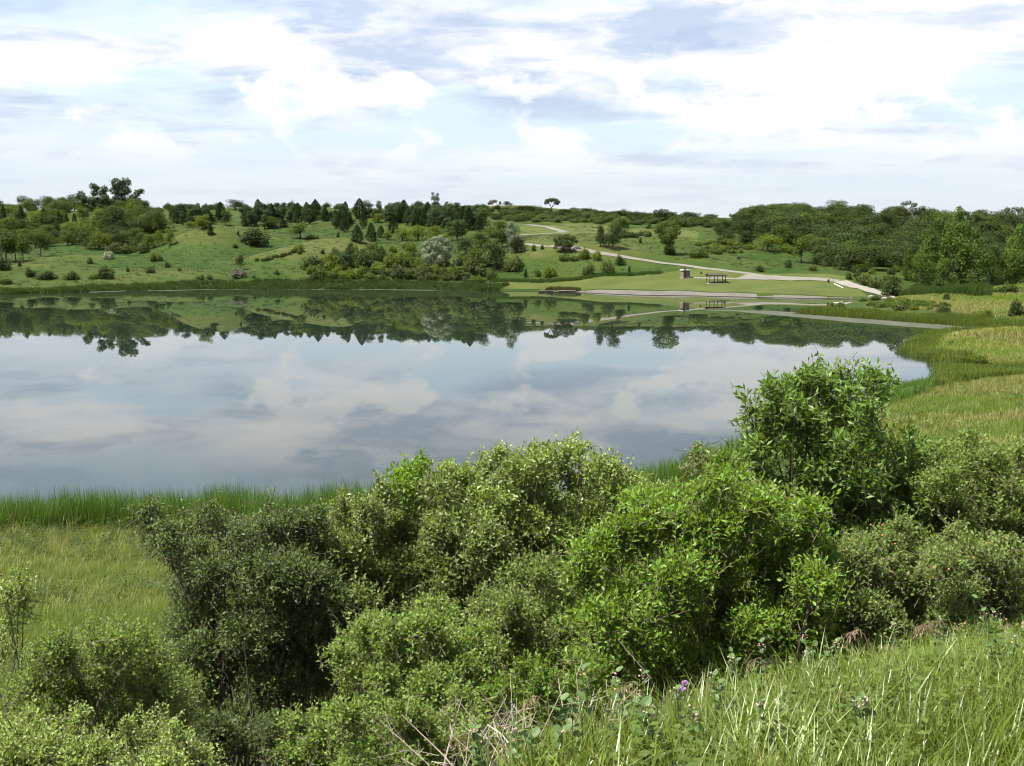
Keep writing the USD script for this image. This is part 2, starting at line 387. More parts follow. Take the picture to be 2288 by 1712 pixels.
sheetmat("lawn", [(0.3, (0.024, 0.036, 0.006)), (0.5, (0.037, 0.049, 0.008)), (0.7, (0.056, 0.060, 0.015))])
sheetmat("gravel", [(0.3, (0.082, 0.078, 0.067)), (0.7, (0.125, 0.116, 0.101))], 0.2, 3.0)
sheetmat("ramp_concrete", [(0.3, (0.115, 0.108, 0.094)), (0.7, (0.152, 0.142, 0.124))], 0.2, 3.0)
sheetmat("sand", [(0.3, (0.050, 0.047, 0.041)), (0.7, (0.098, 0.091, 0.080))], 0.25, 3.0)
sheetmat("bare_earth", [(0.3, (0.13, 0.10, 0.08)), (0.7, (0.26, 0.21, 0.16))], 0.25, 2.0)
sheetmat("sky_sheen", [(0.3, (0.018, 0.026, 0.012)), (0.7, (0.064, 0.068, 0.054))], 0.35, 1.2)  # pale grey colour standing in for sky reflected by ripples

M["water"] = usdkit.material(stage, "/World/Looks/water", {
    "g": ("geometry", {}),
    "m1": ("mapping", {"mapping_type": "point", "scale": (0.35, 1.0, 1.0)}),
    "n1": ("noise_texture", {"scale": 1.1, "detail": 3.0, "roughness": 0.5}),
    "n2": ("noise_texture", {"scale": 0.02, "detail": 2.0}),
    "k": ("map_range", {"from_min": 0.4, "from_max": 0.68, "to_min": 0.10, "to_max": 1.0, "clamp": True}),
    "h": ("math", {"math_type": "multiply"}), "sp": ("separate_xyz", {}), "near": ("map_range", {"range_type": "smoothstep", "from_min": 190.0, "from_max": 60.0, "to_min": 0.04, "to_max": 1.0, "clamp": True}), "h2": ("math", {"math_type": "multiply"}),
    "b": ("bump", {"strength": 1.0, "distance": 0.0010}),
    "p": ("principled_bsdf", {"base_color": (0.008, 0.013, 0.008), "roughness": 0.0, "ior": 1.333, "specular_ior_level": 0.5})},
    [("g.position", "m1.vector"), ("m1.vector", "n1.vector"), ("g.position", "n2.vector"), ("n2.fac", "k.value"), ("n1.fac", "h.value1"), ("k.result", "h.value2"), ("g.position", "sp.vector"), ("sp.y", "near.value"), ("h.value", "h2.value1"), ("near.result", "h2.value2"), ("h2.value", "b.height"), ("b.normal", "p.normal")], surface="p.BSDF")

# ------------------------------------------------------------------ terrain
SHORE_PX = [(-500, 668), (-250, 664), (-60, 660), (60, 655), (200, 651.5), (330, 649), (500, 646), (760, 646), (900, 647), (1060, 648.5), (1110, 649.5), (1200, 650), (1290, 653), (1344, 655.5),
            (1430, 658.7), (1560, 660.5), (1700, 664), (1800, 666), (1900, 667.5), (1925, 671), (1880, 682), (1800, 694), (1782, 701), (1850, 706), (2000, 717), (2175, 731), (2290, 736), (2330, 742),
            (2200, 741), (2090, 747), (2040, 766), (2020, 787), (2060, 798), (2140, 815), (2205, 819), (2290, 826), (2320, 838), (2240, 846), (2130, 850), (2046, 868), (1985, 895),
            (1850, 940), (1700, 995), (1640, 1018), (1500, 1068), (1300, 1105), (1100, 1128), (900, 1140), (650, 1152), (400, 1158), (200, 1163), (0, 1168), (-200, 1172), (-500, 1180), (-1100, 1190)]
shore = np.array([at_z(x, y, 0.0)[:2] for x, y in SHORE_PX])
shore = np.vstack([shore, [[-230, 120], [-300, 220], [-300, 320]]])
lake = Polygon(shore).buffer(2.0).buffer(-2.0)
ring = np.array([lake.exterior.interpolate(d).coords[0] for d in np.arange(0, lake.exterior.length, 1.0)])
ring_tree = cKDTree(ring)

CTRL = """0 622 365;0 600 400;0 585 430;0 560 500;0 530 560;0 500 640;0 476 740;0 482 950
-300 622 365;-300 585 430;-300 540 520;-300 490 660;-300 480 760
150 622 368;150 598 405;150 570 450;150 540 520;150 505 610;150 478 730
286 622 368;286 597 415;286 568 470;286 540 530;286 510 600;286 484 680;286 468 760;286 478 950
380 622 370;380 600 400;380 580 430;400 548 458;420 522 475;420 528 530;400 505 590;400 482 680;400 466 760
480 620 372;480 590 415;480 555 450;480 517 475;480 514 488;480 526 530;480 503 585;480 482 660;480 466 760;480 478 950
560 605 388;560 560 445;560 535 470;560 520 505;560 505 560;560 485 650;560 467 760
572 590 402;600 579 404;640 568 405;640 612 375;600 600 385;640 548 470;640 522 520;640 505 570;640 487 650;640 467 760
720 600 385;720 553 420;720 628 363;720 549 465;720 528 510;720 510 560;720 492 620;720 478 700;720 465 780
790 545 432;790 590 395;790 620 370;790 543 470;790 515 540;790 488 640;790 466 780
858 632 363;858 595 392;858 552 430;858 525 485;858 505 550;858 488 640;858 470 770;858 480 950
1000 640 355;1000 602 383;1000 558 418;1000 525 480;1000 495 590;1000 468 780;1000 480 950
1110 636 358;1144 605 380;1144 552 410;1144 527 460;1144 507 520;1144 492 600;1144 471 720;1144 467 780;1144 480 950
1233 474 700;1233 500 545;1233 516 490;1233 548 405
1300 641 343;1300 624 358;1300 590 376;1300 562 390;1300 540 415;1300 520 455;1300 504 520;1300 491 600;1300 478 700;1300 488 900
1430 641 340;1430 614 362;1430 586 377;1430 560 395;1430 540 422;1430 522 462;1430 506 520;1430 493 610;1430 482 700;1430 490 900
1490 602 368;1490 569 393;1490 547 420
1600 645 328;1600 622 347;1600 605 359;1600 586 376;1600 566 398;1600 546 424;1600 524 468;1600 505 540;1600 492 640;1600 500 900
1716 652 315;1716 628 342;1716 618 352;1716 600 370;1716 577 393;1716 556 420;1716 525 462;1716 500 530;1716 488 620;1716 495 900
1850 652 311;1850 630 333;1850 614 347;1850 592 380;1850 555 425;1850 510 495;1850 490 560;1850 500 720;1850 505 900
1985 662 294;2002 642 318;2002 605 365;2002 565 415;2002 515 500;2002 496 560;2002 505 720
2080 650 326;2150 652 334;2150 642 346;2150 605 395;2150 555 460;2150 512 540;2150 505 600;2150 510 800
2288 645 332;2288 605 395;2288 555 460;2288 508 540;2288 505 600;2288 512 800;2500 640 332;2500 560 450;2500 510 560
1950 682 250;2100 694 222;2100 668 258;2200 672 247;2200 645 298;2288 634 298;2080 655 300;2288 690 215;2288 660 255;2450 640 290;2450 700 205
2200 765 149;2288 742 163;2180 788 140;2250 740 168;2288 790 140;2450 735 175;2450 800 140
2150 858 110;2200 885 97;2150 952 68;2250 905 84;2288 1000 48;2100 1000 54;2050 905 89;2000 955 76;1900 1030 64;2450 900 85;2450 1000 48;1750 1060 60
2288 1100 30;2200 1200 21;2450 1100 30;1950 1150 34;1950 1250 21
0 1182 55;0 1250 44.5;0 1350 34.5;0 1500 23;-400 1250 44.5;-400 1400 30;200 1200 52;200 1300 39;300 1500 22;500 1175 55;500 1400 27;800 1180 52;1000 1250 42;1000 1500 20;1300 1180 50;1500 1250 36;1500 1400 21"""
pts = []
for line in CTRL.splitlines():
    for q in line.split(";"):
        a = list(map(float, q.split()))
        pts.append(at_d(*a))
pts += [np.array(p, float) for p in [(0, 3.5, 12.25), (0, 5, 11.35), (1, 5, 11.8), (1.4, 5, 11.88), (2.5, 6, 11.62), (3.2, 6.6, 11.5), (1.5, 6, 11.35), (1, 8, 9.9), (3, 8, 10.6), (5, 8, 11), (-4, 8, 8.9), (0, 8, 9.3),
                                     (4, 10, 9.7), (0, 10, 8.4), (0, 14, 7.2), (4, 14, 8.0), (7, 20, 7.6), (-2.5, 6, 10.0), (-1, 4, 11.7), (-2, 4, 11.2), (-4, 5, 10.2), (0, 0.8, 12.4), (-3, 1, 12.0), (3, 1, 12.5), (1.5, 3, 12.3),
                                     (4, 4, 12.2), (-7, 14, 6.4), (0, 20, 5.9), (-10, 8, 8.5), (12, 10, 10.2), (-0.8, -0.2, 12.4), (0.8, -0.2, 12.4)]]
for th in np.radians([-175, -140, -105, -75, -55, 55, 75, 105, 140, 175]):
    for r, z in ((1.2, 12.4), (8, 11.5), (40, 11.0), (150, 13.0), (500, 22.0), (1500, 25.0), (6000, 25.0)):
        if th < 0 and th > -1.4 and r in (150, 40):
            z = 2.0
        pts.append(np.array([r * math.sin(th), r * math.cos(th), z]))
for th in np.radians(np.arange(-40, 41, 10)):
    for r, z in ((1500, 18.0), (3000, 14.0), (6000, 12.0)):
        pts.append(np.array([r * math.sin(th), r * math.cos(th), z]))
pts = np.array(pts)
sel = ring[::6]
allp = np.vstack([pts, np.c_[sel, np.full(len(sel), 0.05)]])
key = np.c_[np.arctan2(allp[:, 0], allp[:, 1]), np.log(np.hypot(allp[:, 0], allp[:, 1]))]
_, keep = np.unique(np.round(key, 4), axis=0, return_index=True)
rbf = RBFInterpolator(key[keep], allp[keep, 2], kernel="linear", smoothing=0.002, neighbors=60)

TH = np.radians(np.concatenate([np.arange(-180, -36, 4.0), np.arange(-36, 36, 0.16), np.arange(36, 181, 4.0)]))
RR = np.concatenate([np.geomspace(0.5, 200, 230), np.arange(202, 800, 2.6), np.geomspace(806, 7000, 40)])
gx, gy = RR[:, None] * np.sin(TH)[None], RR[:, None] * np.cos(TH)[None]
# the interpolation runs on a coarser lattice and is smoothed a little, then noise is added
TC = np.radians(np.concatenate([np.arange(-180, -36, 4.0), np.arange(-36, 36.1, 0.5), np.arange(40, 181, 4.0)]))
RC = np.concatenate([np.geomspace(0.5, 200, 110), np.arange(204, 800, 6.0), np.geomspace(806, 7000, 30)])
tt, rr = np.meshgrid(TC, np.log(RC))
zc = rbf(np.c_[tt.ravel(), rr.ravel()]).reshape(tt.shape)
from scipy.ndimage import gaussian_filter
from scipy.interpolate import RegularGridInterpolator
zc = gaussian_filter(zc, (0.8, 0.9), mode="nearest")
zi = RegularGridInterpolator((np.log(RC), TC), zc, bounds_error=False, fill_value=None)
tt, rr = np.meshgrid(TH, np.log(RR))
gz = zi(np.c_[rr.ravel(), tt.ravel()]).reshape(gx.shape)
P3 = np.stack([gx, gy, 0 * gx], -1)
for mx, mD, mh, sx, sy in ((480, 474, 3.4, 17, 14), (745, 428, 2.8, 20, 12), (560, 452, -2.2, 12, 22), (300, 455, -1.8, 22, 16), (560, 590, -2.5, 20, 20), (860, 480, -1.5, 22, 16), (620, 408, 1.8, 16, 9), (860, 600, 3.0, 30, 14), (1000, 770, 3.0, 40, 25), (200, 432, 2.2, 20, 9), (40, 392, 2.5, 24, 9), (300, 620, 2.0, 24, 18), (640, 560, 1.6, 26, 14),
                           (1250, 395, 2.0, 22, 8), (1560, 430, 2.2, 24, 12), (1700, 405, 1.6, 16, 8), (1450, 640, 3.0, 40, 20), (1130, 700, 4.0, 50, 18), (2250, 160, 1.3, 9, 6), (2190, 270, 1.5, 20, 12)):
    c_ = at_d(mx, 560, mD)
    gz += mh * np.exp(-((gx - c_[0]) / sx) ** 2 - ((gy - c_[1]) / sy) ** 2)
amp = np.clip((RR[:, None] - 20) / 300, 0.0, 1.0)
gz += amp * (2.2 * (meshkit.fbm(P3 / 38.0, 4, 3) - 0.5) * 2 * 0.55) + 0.5 * amp * (meshkit.fbm(P3 / 9.0, 3, 8) - 0.5)
gz += 0.12 * (meshkit.fbm(P3 / 1.6, 3, 5) - 0.5) * np.clip((400 - RR[:, None]) / 400, 0, 1) * np.clip(RR[:, None] / 12, 0.35, 1)
d, _ = ring_tree.query(np.c_[gx.ravel(), gy.ravel()])
d = d.reshape(gx.shape)
inside = shapely.contains_xy(lake, gx.ravel(), gy.ravel()).reshape(gx.shape)
w = np.clip(d / 14.0, 0, 1)
gz = np.where(inside, -np.minimum(0.10 + 0.25 * d, 2.0), np.maximum(gz * w + (1 - w) * np.minimum(gz, 0.05 + 0.16 * d), 0.02 + 0.03 * np.minimum(d, 12)))
nr, nt = gx.shape
hz = RegularGridInterpolator((RR, TH), gz, bounds_error=False, fill_value=None)


def ground(x, y):
    x, y = np.asarray(x, float), np.asarray(y, float)
    return hz(np.c_[np.clip(np.hypot(x, y), RR[0], RR[-1]).ravel(), np.clip(np.arctan2(x, y), TH[0], TH[-1]).ravel()]).reshape(x.shape)


ii = (np.arange(nr - 1)[:, None] * nt + np.arange(nt - 1)[None]).ravel()
gf = np.c_[ii, ii + 1, ii + nt + 1, ii + nt]
close = np.arange(nr - 1) * nt
gf = np.vstack([gf, np.c_[close + nt - 1, close, close + nt, close + 2 * nt - 1]])
gv = np.stack([gx, gy, gz], -1).reshape(-1, 3)
g = top_mesh("ground", (gv, gf), "ground", kind="structure")
smooth_normals(g)
# crests are dry and tan, hollows lush: how far each spot lies above its surroundings
sm = gaussian_filter(gz, (10, 22), mode="nearest")
dry = np.clip(0.5 + (gz - sm) / (0.35 + RR[:, None] * 0.0042) * 0.5, 0, 1)
lit_ = np.zeros_like(gz)
for qx, qy, qr in ((-3.5, 12.5, 3.2), (-3.6, 9.4, 2.4), (-3.0, 7.4, 2.4), (-1.2, 13.5, 3.2), (0.4, 14.2, 2.8), (-0.7, 8.6, 2.0), (-1.0, 7.0, 1.6), (0.2, 10.4, 1.8), (0.5, 7.8, 1.3), (1.7, 9.2, 2.6), (4.0, 13.8, 3.0), (3.6, 9.6, 2.6), (5.6, 13.8, 3.0), (-2.0, 11.0, 2.0), (0.5, 6.2, 1.4), (2.2, 7.6, 1.2), (0.0, 5.4, 1.5), (-0.6, 4.6, 1.2), (1.2, 6.6, 1.2)):
    lit_ = np.maximum(lit_, np.clip(1.6 - 1.3 * np.hypot(gx - qx, gy - qy) / qr, 0, 1))
near_dry = np.exp(-((RR[:, None] - 45) / 22.0) ** 2) * 0.28
dry = np.clip(dry + near_dry, 0, 1)
UsdGeom.PrimvarsAPI(UsdGeom.Mesh(g)).CreatePrimvar("dry", Sdf.ValueTypeNames.FloatArray, "vertex").Set(Vt.FloatArray.FromNumpy(dry.ravel().astype(np.float32)))
UsdGeom.PrimvarsAPI(UsdGeom.Mesh(g)).CreatePrimvar("litter", Sdf.ValueTypeNames.FloatArray, "vertex").Set(Vt.FloatArray.FromNumpy(lit_.ravel().astype(np.float32)))


_DS = np.concatenate([np.geomspace(1.5, 200, 500), np.arange(200.5, 1000, 0.5)])


def hit(px, py, fallback=None):
    """The first ground point seen at a pixel."""
    d = ray(px, py); P = np.array([0, 0, CAMZ]) + d[None] * (_DS / d[1])[:, None]
    below = P[:, 2] <= np.maximum(ground(P[:, 0], P[:, 1]), 0.0)
    if below.any():
        k = int(np.argmax(below)); p = P[k].copy(); p[2] = float(ground(p[0], p[1])); return p
    if fallback is None:   # the skyline: the ridge nearest below the pixel
        x, y = P[:, 0], P[:, 1]
        e = (ground(x, y) - CAMZ) / _DS
        k = int(np.argmax(np.where(_DS > 250, e, -9)))
        D = _DS[k] + 4
    else:
        D = fallback
    p = at_d(px, py, D); p[2] = float(ground(p[0], p[1])); return p


# lake surface, its edge tucked under the banks
wpoly = lake.buffer(3.0)
wv, wf = trimesh.creation.triangulate_polygon(wpoly.simplify(0.4), engine="earcut")
top_mesh("water", (np.c_[wv, np.zeros(len(wv))], wf), "water", kind="structure")


def strip(A, B, n, m, off):
    """A sheet between two polylines (xy), draped on the ground."""
    def res(L):
        ls = LineString(L); return np.array([ls.interpolate(t, normalized=True).coords[0] for t in np.linspace(0, 1, n)])
    a, b = res(A), res(B)
    s = np.linspace(0, 1, m)[None, :, None]
    P = a[:, None] * (1 - s) + b[:, None] * s
    z = np.maximum(ground(P[..., 0], P[..., 1]), 0.0) + off
    V = np.concatenate([P, z[..., None]], -1).reshape(-1, 3)
    i = (np.arange(n - 1)[:, None] * m + np.arange(m - 1)[None]).ravel()
    return V, np.c_[i, i + m, i + m + 1, i + 1]


def px_line(L):
    return [hit(*p)[:2] for p in L]


def road(L, width, n=120, off=0.10, m=5):
    ls = LineString(px_line(L) if len(L[0]) == 2 else L)
    c0 = np.array([ls.interpolate(t, normalized=True).coords[0] for t in np.linspace(0, 1, n)])
    from scipy.ndimage import gaussian_filter1d
    c1 = gaussian_filter1d(c0, 4, axis=0, mode="nearest")
    t = unit(np.gradient(c1, axis=0)); nn = np.c_[-t[:, 1], t[:, 0]]
    w_ = np.broadcast_to(width, n)[:, None] / 2
    return strip(c1 - nn * w_, c1 + nn * w_, n, m, off)


beach_bottom = [at_z(x, y, 0)[:2] for x, y in ((1300, 654.2), (1344, 656.5), (1430, 659.8), (1560, 661.6), (1700, 665), (1800, 667), (1905, 668))]
beach_top = px_line([(1290, 652.5), (1344, 648.5), (1430, 650.5), (1560, 653.5), (1700, 658.5), (1800, 662.5), (1905, 665.5)])
def ragged(VF, m, amp, sc_, seed):
    """Sheets whose far edge wanders."""
    V, F = VF; q = V.reshape(-1, m, 3); w_ = np.linspace(0, 1, m)[None] ** 2
    q[:, :, 1] += w_ * amp * (meshkit.fbm(np.c_[q[:, -1, :2] / sc_, np.zeros(len(q))], 4, seed)[:, None] - 0.5) * 2
    V = q.reshape(-1, 3); V[:, 2] += np.maximum(ground(V[:, 0], V[:, 1]), 0) - np.maximum(ground(VF[0].reshape(-1, 3)[:, 0], V[:, 1]), 0)
    return V, F


top_mesh("beach", ragged(strip(beach_bottom, beach_top, 300, 8, 0.09), 8, 3.0, 7.0, 41), "sand", kind="structure")
lawn_bottom = px_line([(1105, 646), (1200, 646.5), (1290, 650), (1344, 646), (1430, 648), (1560, 651.5), (1700, 656), (1800, 660.5), (1905, 664.5), (1940, 664)])
lawn_top = px_line([(1105, 628), (1200, 629), (1290, 625), (1350, 614), (1470, 612), (1560, 600), (1640, 606), (1760, 612), (1850, 613), (1900, 622)])
top_mesh("lawn", strip(lawn_bottom, lawn_top, 160, 16, 0.06), "lawn", kind="structure")
top_mesh("mown_slope", strip(px_line([(1165, 524), (1300, 524), (1420, 531), (1560, 541)]), px_line([(1160, 505), (1300, 500), (1420, 511), (1560, 516)]), 60, 12, 0.07), "lawn", kind="structure")
top_mesh("road", road([(1172, 545), (1240, 553), (1320, 563), (1420, 579), (1520, 593), (1600, 604), (1680, 613), (1740, 619), (1790, 622), (1850, 626), (1880, 630)], 2.9, 200, 0.14), "gravel", kind="structure")
top_mesh("road", road([(1150, 526), (1190, 524.5), (1230, 522.5), (1265, 520)], 3.0, 60, 0.16), "gravel", kind="structure")
top_mesh("road", road([(1150, 502), (1185, 502.5), (1215, 507), (1240, 513), (1268, 521)], 4.2, 80, 0.18), "gravel", kind="structure")
top_mesh("path", road([(1545, 621.5), (1600, 623), (1660, 624.5), (1720, 626)], 2.2, 60, 0.12), "gravel", kind="structure")
top_mesh("parking_area", strip(px_line([(1640, 624.5), (1720, 626), (1800, 627), (1862, 631)]), px_line([(1672, 613), (1735, 617), (1800, 623.5), (1862, 627)]), 60, 8, 0.17), "gravel", kind="structure")
top_mesh("boat_ramp", strip(px_line([(1862, 631), (1915, 646), (1958, 659), (1975, 664)]), px_line([(1893, 628), (1940, 643), (1975, 655), (1998, 663)]), 60, 8, 0.20), "ramp_concrete", kind="structure")
# pale sheets on the water: sky reflected in ripples, painted as colour
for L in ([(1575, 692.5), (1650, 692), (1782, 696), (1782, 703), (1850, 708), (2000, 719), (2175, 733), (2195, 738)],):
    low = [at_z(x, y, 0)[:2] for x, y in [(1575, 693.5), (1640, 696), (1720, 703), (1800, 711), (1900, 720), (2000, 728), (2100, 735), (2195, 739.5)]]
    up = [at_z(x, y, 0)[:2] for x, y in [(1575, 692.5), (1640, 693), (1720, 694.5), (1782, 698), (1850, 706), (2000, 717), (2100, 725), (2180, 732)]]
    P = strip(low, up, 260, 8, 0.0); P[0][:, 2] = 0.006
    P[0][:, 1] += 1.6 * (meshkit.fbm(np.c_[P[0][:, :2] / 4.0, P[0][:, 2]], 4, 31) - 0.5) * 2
    top_mesh("floating_weed", P, "sky_sheen", "pale grey mat of weed floating along the right reed bed", "weed mat", kind="stuff")
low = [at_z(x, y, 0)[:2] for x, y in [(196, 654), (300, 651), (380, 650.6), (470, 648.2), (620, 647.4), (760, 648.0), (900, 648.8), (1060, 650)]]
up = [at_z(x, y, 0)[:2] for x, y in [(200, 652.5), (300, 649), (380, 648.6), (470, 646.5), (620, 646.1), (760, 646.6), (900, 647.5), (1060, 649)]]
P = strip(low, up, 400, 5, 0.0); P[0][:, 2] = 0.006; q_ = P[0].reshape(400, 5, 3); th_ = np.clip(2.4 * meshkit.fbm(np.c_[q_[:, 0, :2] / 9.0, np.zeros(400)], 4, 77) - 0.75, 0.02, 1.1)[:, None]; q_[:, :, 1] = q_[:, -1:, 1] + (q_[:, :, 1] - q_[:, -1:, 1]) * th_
top_mesh("floating_weed", P, "sky_sheen", "thin pale line of weed floating along the far left shore", "weed mat", kind="stuff")  # bright ripple streak painted as a thin, broken pale sheet

# ------------------------------------------------------------------ far trees and shrubs: kinds
rng = np.random.default_rng(11)
stage.CreateClassPrim("/World/plant_kinds")


def blades(C, A, N, L, Wd, fold=0.0):
    """Pointed leaves of four corners: base, side, tip, side; A = axis, N = normal."""
    A = unit(A); S = unit(np.cross(A, N)); N = np.cross(S, A)
    L = np.broadcast_to(L, len(C))[:, None]; Wd = np.broadcast_to(Wd, len(C))[:, None]
    mid = C + A * L * 0.45
    V = np.stack([C, mid + S * Wd / 2 + N * fold * Wd, C + A * L, mid - S * Wd / 2 + N * fold * Wd], 1).reshape(-1, 3)
    k = np.arange(len(C))[:, None] * 4
    return V, np.concatenate([k + [0, 1, 2], k + [0, 2, 3]], 1).reshape(-1, 3)


def rdir(r, n):
    return unit(r.normal(size=(n, 3)))


def lobes_foliage(r, lobes, n, leaf, up=0.25, shell=0.55, flat=0.7, jitter=0.75):
    """Leaf clumps spread through a set of ellipsoids (cx, cy, cz, rx, ry, rz), denser towards their skins."""
    L = np.array(lobes, float)
    a = (L[:, 3] * L[:, 4] * L[:, 5]) ** (2 / 3)
    k = r.choice(len(L), n, p=a / a.sum())
    dd = rdir(r, n)
    rad = shell + (1 - shell) * r.random(n) ** 0.7
    rad *= 1 + 0.10 * r.normal(size=n)
    C = L[k, :3] + dd * rad[:, None] * L[k, 3:]
    N = unit(dd / L[k, 3:] * L[k, 3:].mean(1, keepdims=True) + np.array([0, 0, up]) + jitter * rdir(r, n))
    A = unit(np.cross(N, rdir(r, n)))
    s = leaf * r.uniform(0.6, 1.35, n)
    return blades(C - A * s[:, None] / 2, A, N, s, s * flat, 0.12)


def kind(name, foliage, mat, trunk=None, tmat="bark", crown="crown"):
    x = UsdGeom.Xform.Define(stage, "/World/plant_kinds/" + name).GetPrim()
    part(x, crown, foliage, mat)
    if trunk is not None:
        part(x, "trunk", trunk, tmat)
    return name


def branches(r, h, r0, tops, lean=0.0, fork=0.35):
    """A trunk that forks towards the lobes."""
    parts = [tube([(0, 0, -0.6), (lean * 0.15, 0, h * fork * 0.5), (lean * 0.4, 0, h * fork)], [r0 * 1.25, r0, r0 * 0.8], 6)]
    for (x, y, z) in tops:
        b = np.array([lean * 0.4, 0, h * fork]); e = np.array([x, y, z])
        m = b * 0.5 + e * 0.5 + np.array([0, 0, -0.06 * h]) + r.normal(size=3) * 0.03 * h
        parts.append(tube([b, m, e], [r0 * 0.6, r0 * 0.36, r0 * 0.12], 4))
    return joined(parts)


def round_tree(seed, h=8.0, w=7.0, z0=0.22, n=900, leaf=0.62, nl=9, lumpy=0.33):
    """Rounded broadleaf crown made of uneven lobes; unit height kept in metres."""
    r = np.random.default_rng(seed)
    lobes = []
    for i in range(nl):
        a = r.uniform(0, 2 * PI); q = r.random() ** 0.6; e = r.uniform(0, 1)
        rad = w / 2 * (0.74 - 0.55 * max(0, e - 0.4)) * q ** 0.7
        z = h * (z0 + (1 - z0) * (0.12 + 0.72 * e))
        s = w * lumpy * r.uniform(0.75, 1.2)
        lobes.append((rad * math.cos(a), rad * math.sin(a), z, s * 0.66, s * 0.66, min(s * 0.6, h * (1 - z0) * 0.3)))
    lobes.append((0, 0, h * (z0 + (1 - z0) * 0.5), w * 0.3, w * 0.3, h * (1 - z0) * 0.42))
    return lobes_foliage(r, lobes, n, leaf), branches(r, h, 0.03 * h, [l[:3] for l in lobes[:6]], r.normal() * 0.3)


def shrub_shape(seed, h=2.4, w=4.0, n=1100, leaf=0.27, nl=9):
    r = np.random.default_rng(seed)
    lobes = []
    for i in range(nl):
        a = r.uniform(0, 2 * PI); q = r.random() ** 0.5; s = r.uniform(0.55, 1.0)
        rad = w * 0.33 * q
        hz_ = h * (1 - 0.45 * q * q) * r.uniform(0.7, 1.0)
        lobes.append((rad * math.cos(a), rad * math.sin(a), hz_ * 0.45, w * 0.24 * s, w * 0.24 * s, hz_ * 0.56))
    st = [tube([(0.1 * x, 0.1 * y, -0.3), (x * 0.6, y * 0.6, z * 0.7), (x, y, z)], [0.05, 0.04, 0.02], 4) for x, y, z, *_ in lobes[:5]]
    return lobes_foliage(r, lobes, n, leaf, 0.3), joined(st)


def conifer(seed, h=10.0, w=4.2, n=1700, leaf=0.62):
    r = np.random.default_rng(seed)
    t = r.random(n) ** 0.75                      # 0 at the foot, 1 at the tip
    tier = np.floor(t * 13) / 13
    prof = (1 - t ** 2.1) ** 0.75 * (0.72 + 0.28 * (1 - (t - tier) * 13)) * (0.55 + 0.45 * np.clip(t / 0.10, 0, 1))
    a = r.uniform(0, 2 * PI, n)
    irregular = 1 + 0.22 * np.sin(a * 2 + seed) * np.cos(t * 9 + seed) + 0.10 * r.normal(size=n)
    rad = w / 2 * prof * irregular * (0.35 + 0.65 * r.random(n) ** 0.5)
    C = np.c_[rad * np.cos(a), rad * np.sin(a), h * (0.05 + 0.95 * t)]
    A = unit(np.c_[np.cos(a), np.sin(a), 0.35 + 0.9 * t] + 0.35 * r.normal(size=(n, 3)))
    N = unit(np.array([0, 0, 1.0]) + 0.7 * r.normal(size=(n, 3)))
    s = leaf * (0.55 + 0.75 * (1 - t)) * r.uniform(0.7, 1.2, n)
    C[:, 2] -= 0.1
    return blades(C - A * s[:, None] * 0.3, A, N, s, s * 0.5, 0.1), tube([(0, 0, -0.6), (0, 0, h * 0.5), (0, 0, h * 0.97)], [0.22, 0.15, 0.03], 6)


def tall_tree(seed, h=20.0, w=9.0, n=5200, leaf=0.48, z0=0.03, nl=46):
    r = np.random.default_rng(seed)
    lobes = []
    for i in range(nl):
        e = r.random(); prof = (0.55 + 0.55 * math.sin(PI * min(1, e * 1.05 + 0.1))) * (1 if e < 0.75 else 1 - (e - 0.75) * 1.9)
        a = r.uniform(0, 2 * PI); rad = w * 0.36 * prof * r.random() ** 0.5
        s = w * r.uniform(0.12, 0.19) * (0.65 + 0.5 * prof)
        lobes.append((rad * math.cos(a), rad * math.sin(a), h * (z0 + (0.93 - z0) * e), s, s, s * r.uniform(1.0, 1.7)))
    return lobes_foliage(r, lobes, n, leaf, 0.15), branches(r, h, 0.02 * h, [l[:3] for l in lobes[:12]], 0.0, 0.25)


KINDS = {}


def add_kinds(name, build, mats, seeds, size, tmat="bark"):
    """KINDS[name] = [(class path, height, width)] for every seed and material."""
    KINDS[name] = []
    for m in mats:
        for sd in seeds:
            f, t = build(sd)
            KINDS[name].append(("/World/plant_kinds/" + kind(f"{name}_{m}_{sd}", f, m, t, tmat), *size))


add_kinds("oak", lambda s: round_tree(s, 8, 8, 0.02, 3000, 0.38, 18, 0.34), ["oak_leaves", "dark_leaves"], [1, 2, 3], (8, 8), "dark_bark")
add_kinds("broad", lambda s: round_tree(s, 8, 7, 0.05, 2400, 0.38, 13, 0.36), ["mid_leaves"], [4, 5, 6], (8, 7), "dark_bark")
add_kinds("bright", lambda s: round_tree(s, 8, 7, 0.02, 2300, 0.38, 12, 0.36), ["bright_leaves"], [7, 8], (8, 7), "dark_bark")
add_kinds("darkbroad", lambda s: round_tree(s, 8, 7, 0.04, 2400, 0.38, 13, 0.36), ["dark_leaves"], [9, 10], (8, 7), "dark_bark")
add_kinds("stemmed", lambda s: round_tree(s, 8, 6.5, 0.28, 1300, 0.45, 12, 0.36), ["mid_leaves"], [11, 12, 13], (8, 6.5), "dark_bark")
add_kinds("pine", lambda s: conifer(s), ["pine_needles"], [21, 22, 23, 24], (10, 4.2), "dark_bark")
add_kinds("pineround", lambda s: round_tree(s, 9, 4.4, 0.06, 1800, 0.36, 13, 0.34), ["pine_needles"], [25, 26, 27], (9, 4.4), "dark_bark")
add_kinds("shrub", lambda s: shrub_shape(s), ["mid_leaves", "olive_leaves"], [31, 32, 33], (2.4, 4.0), "dark_bark")
add_kinds("darkshrub", lambda s: shrub_shape(s), ["dark_leaves", "oak_leaves"], [34, 35], (2.4, 4.0), "dark_bark")
add_kinds("brightshrub", lambda s: shrub_shape(s), ["bright_leaves"], [36, 37], (2.4, 4.0), "dark_bark")
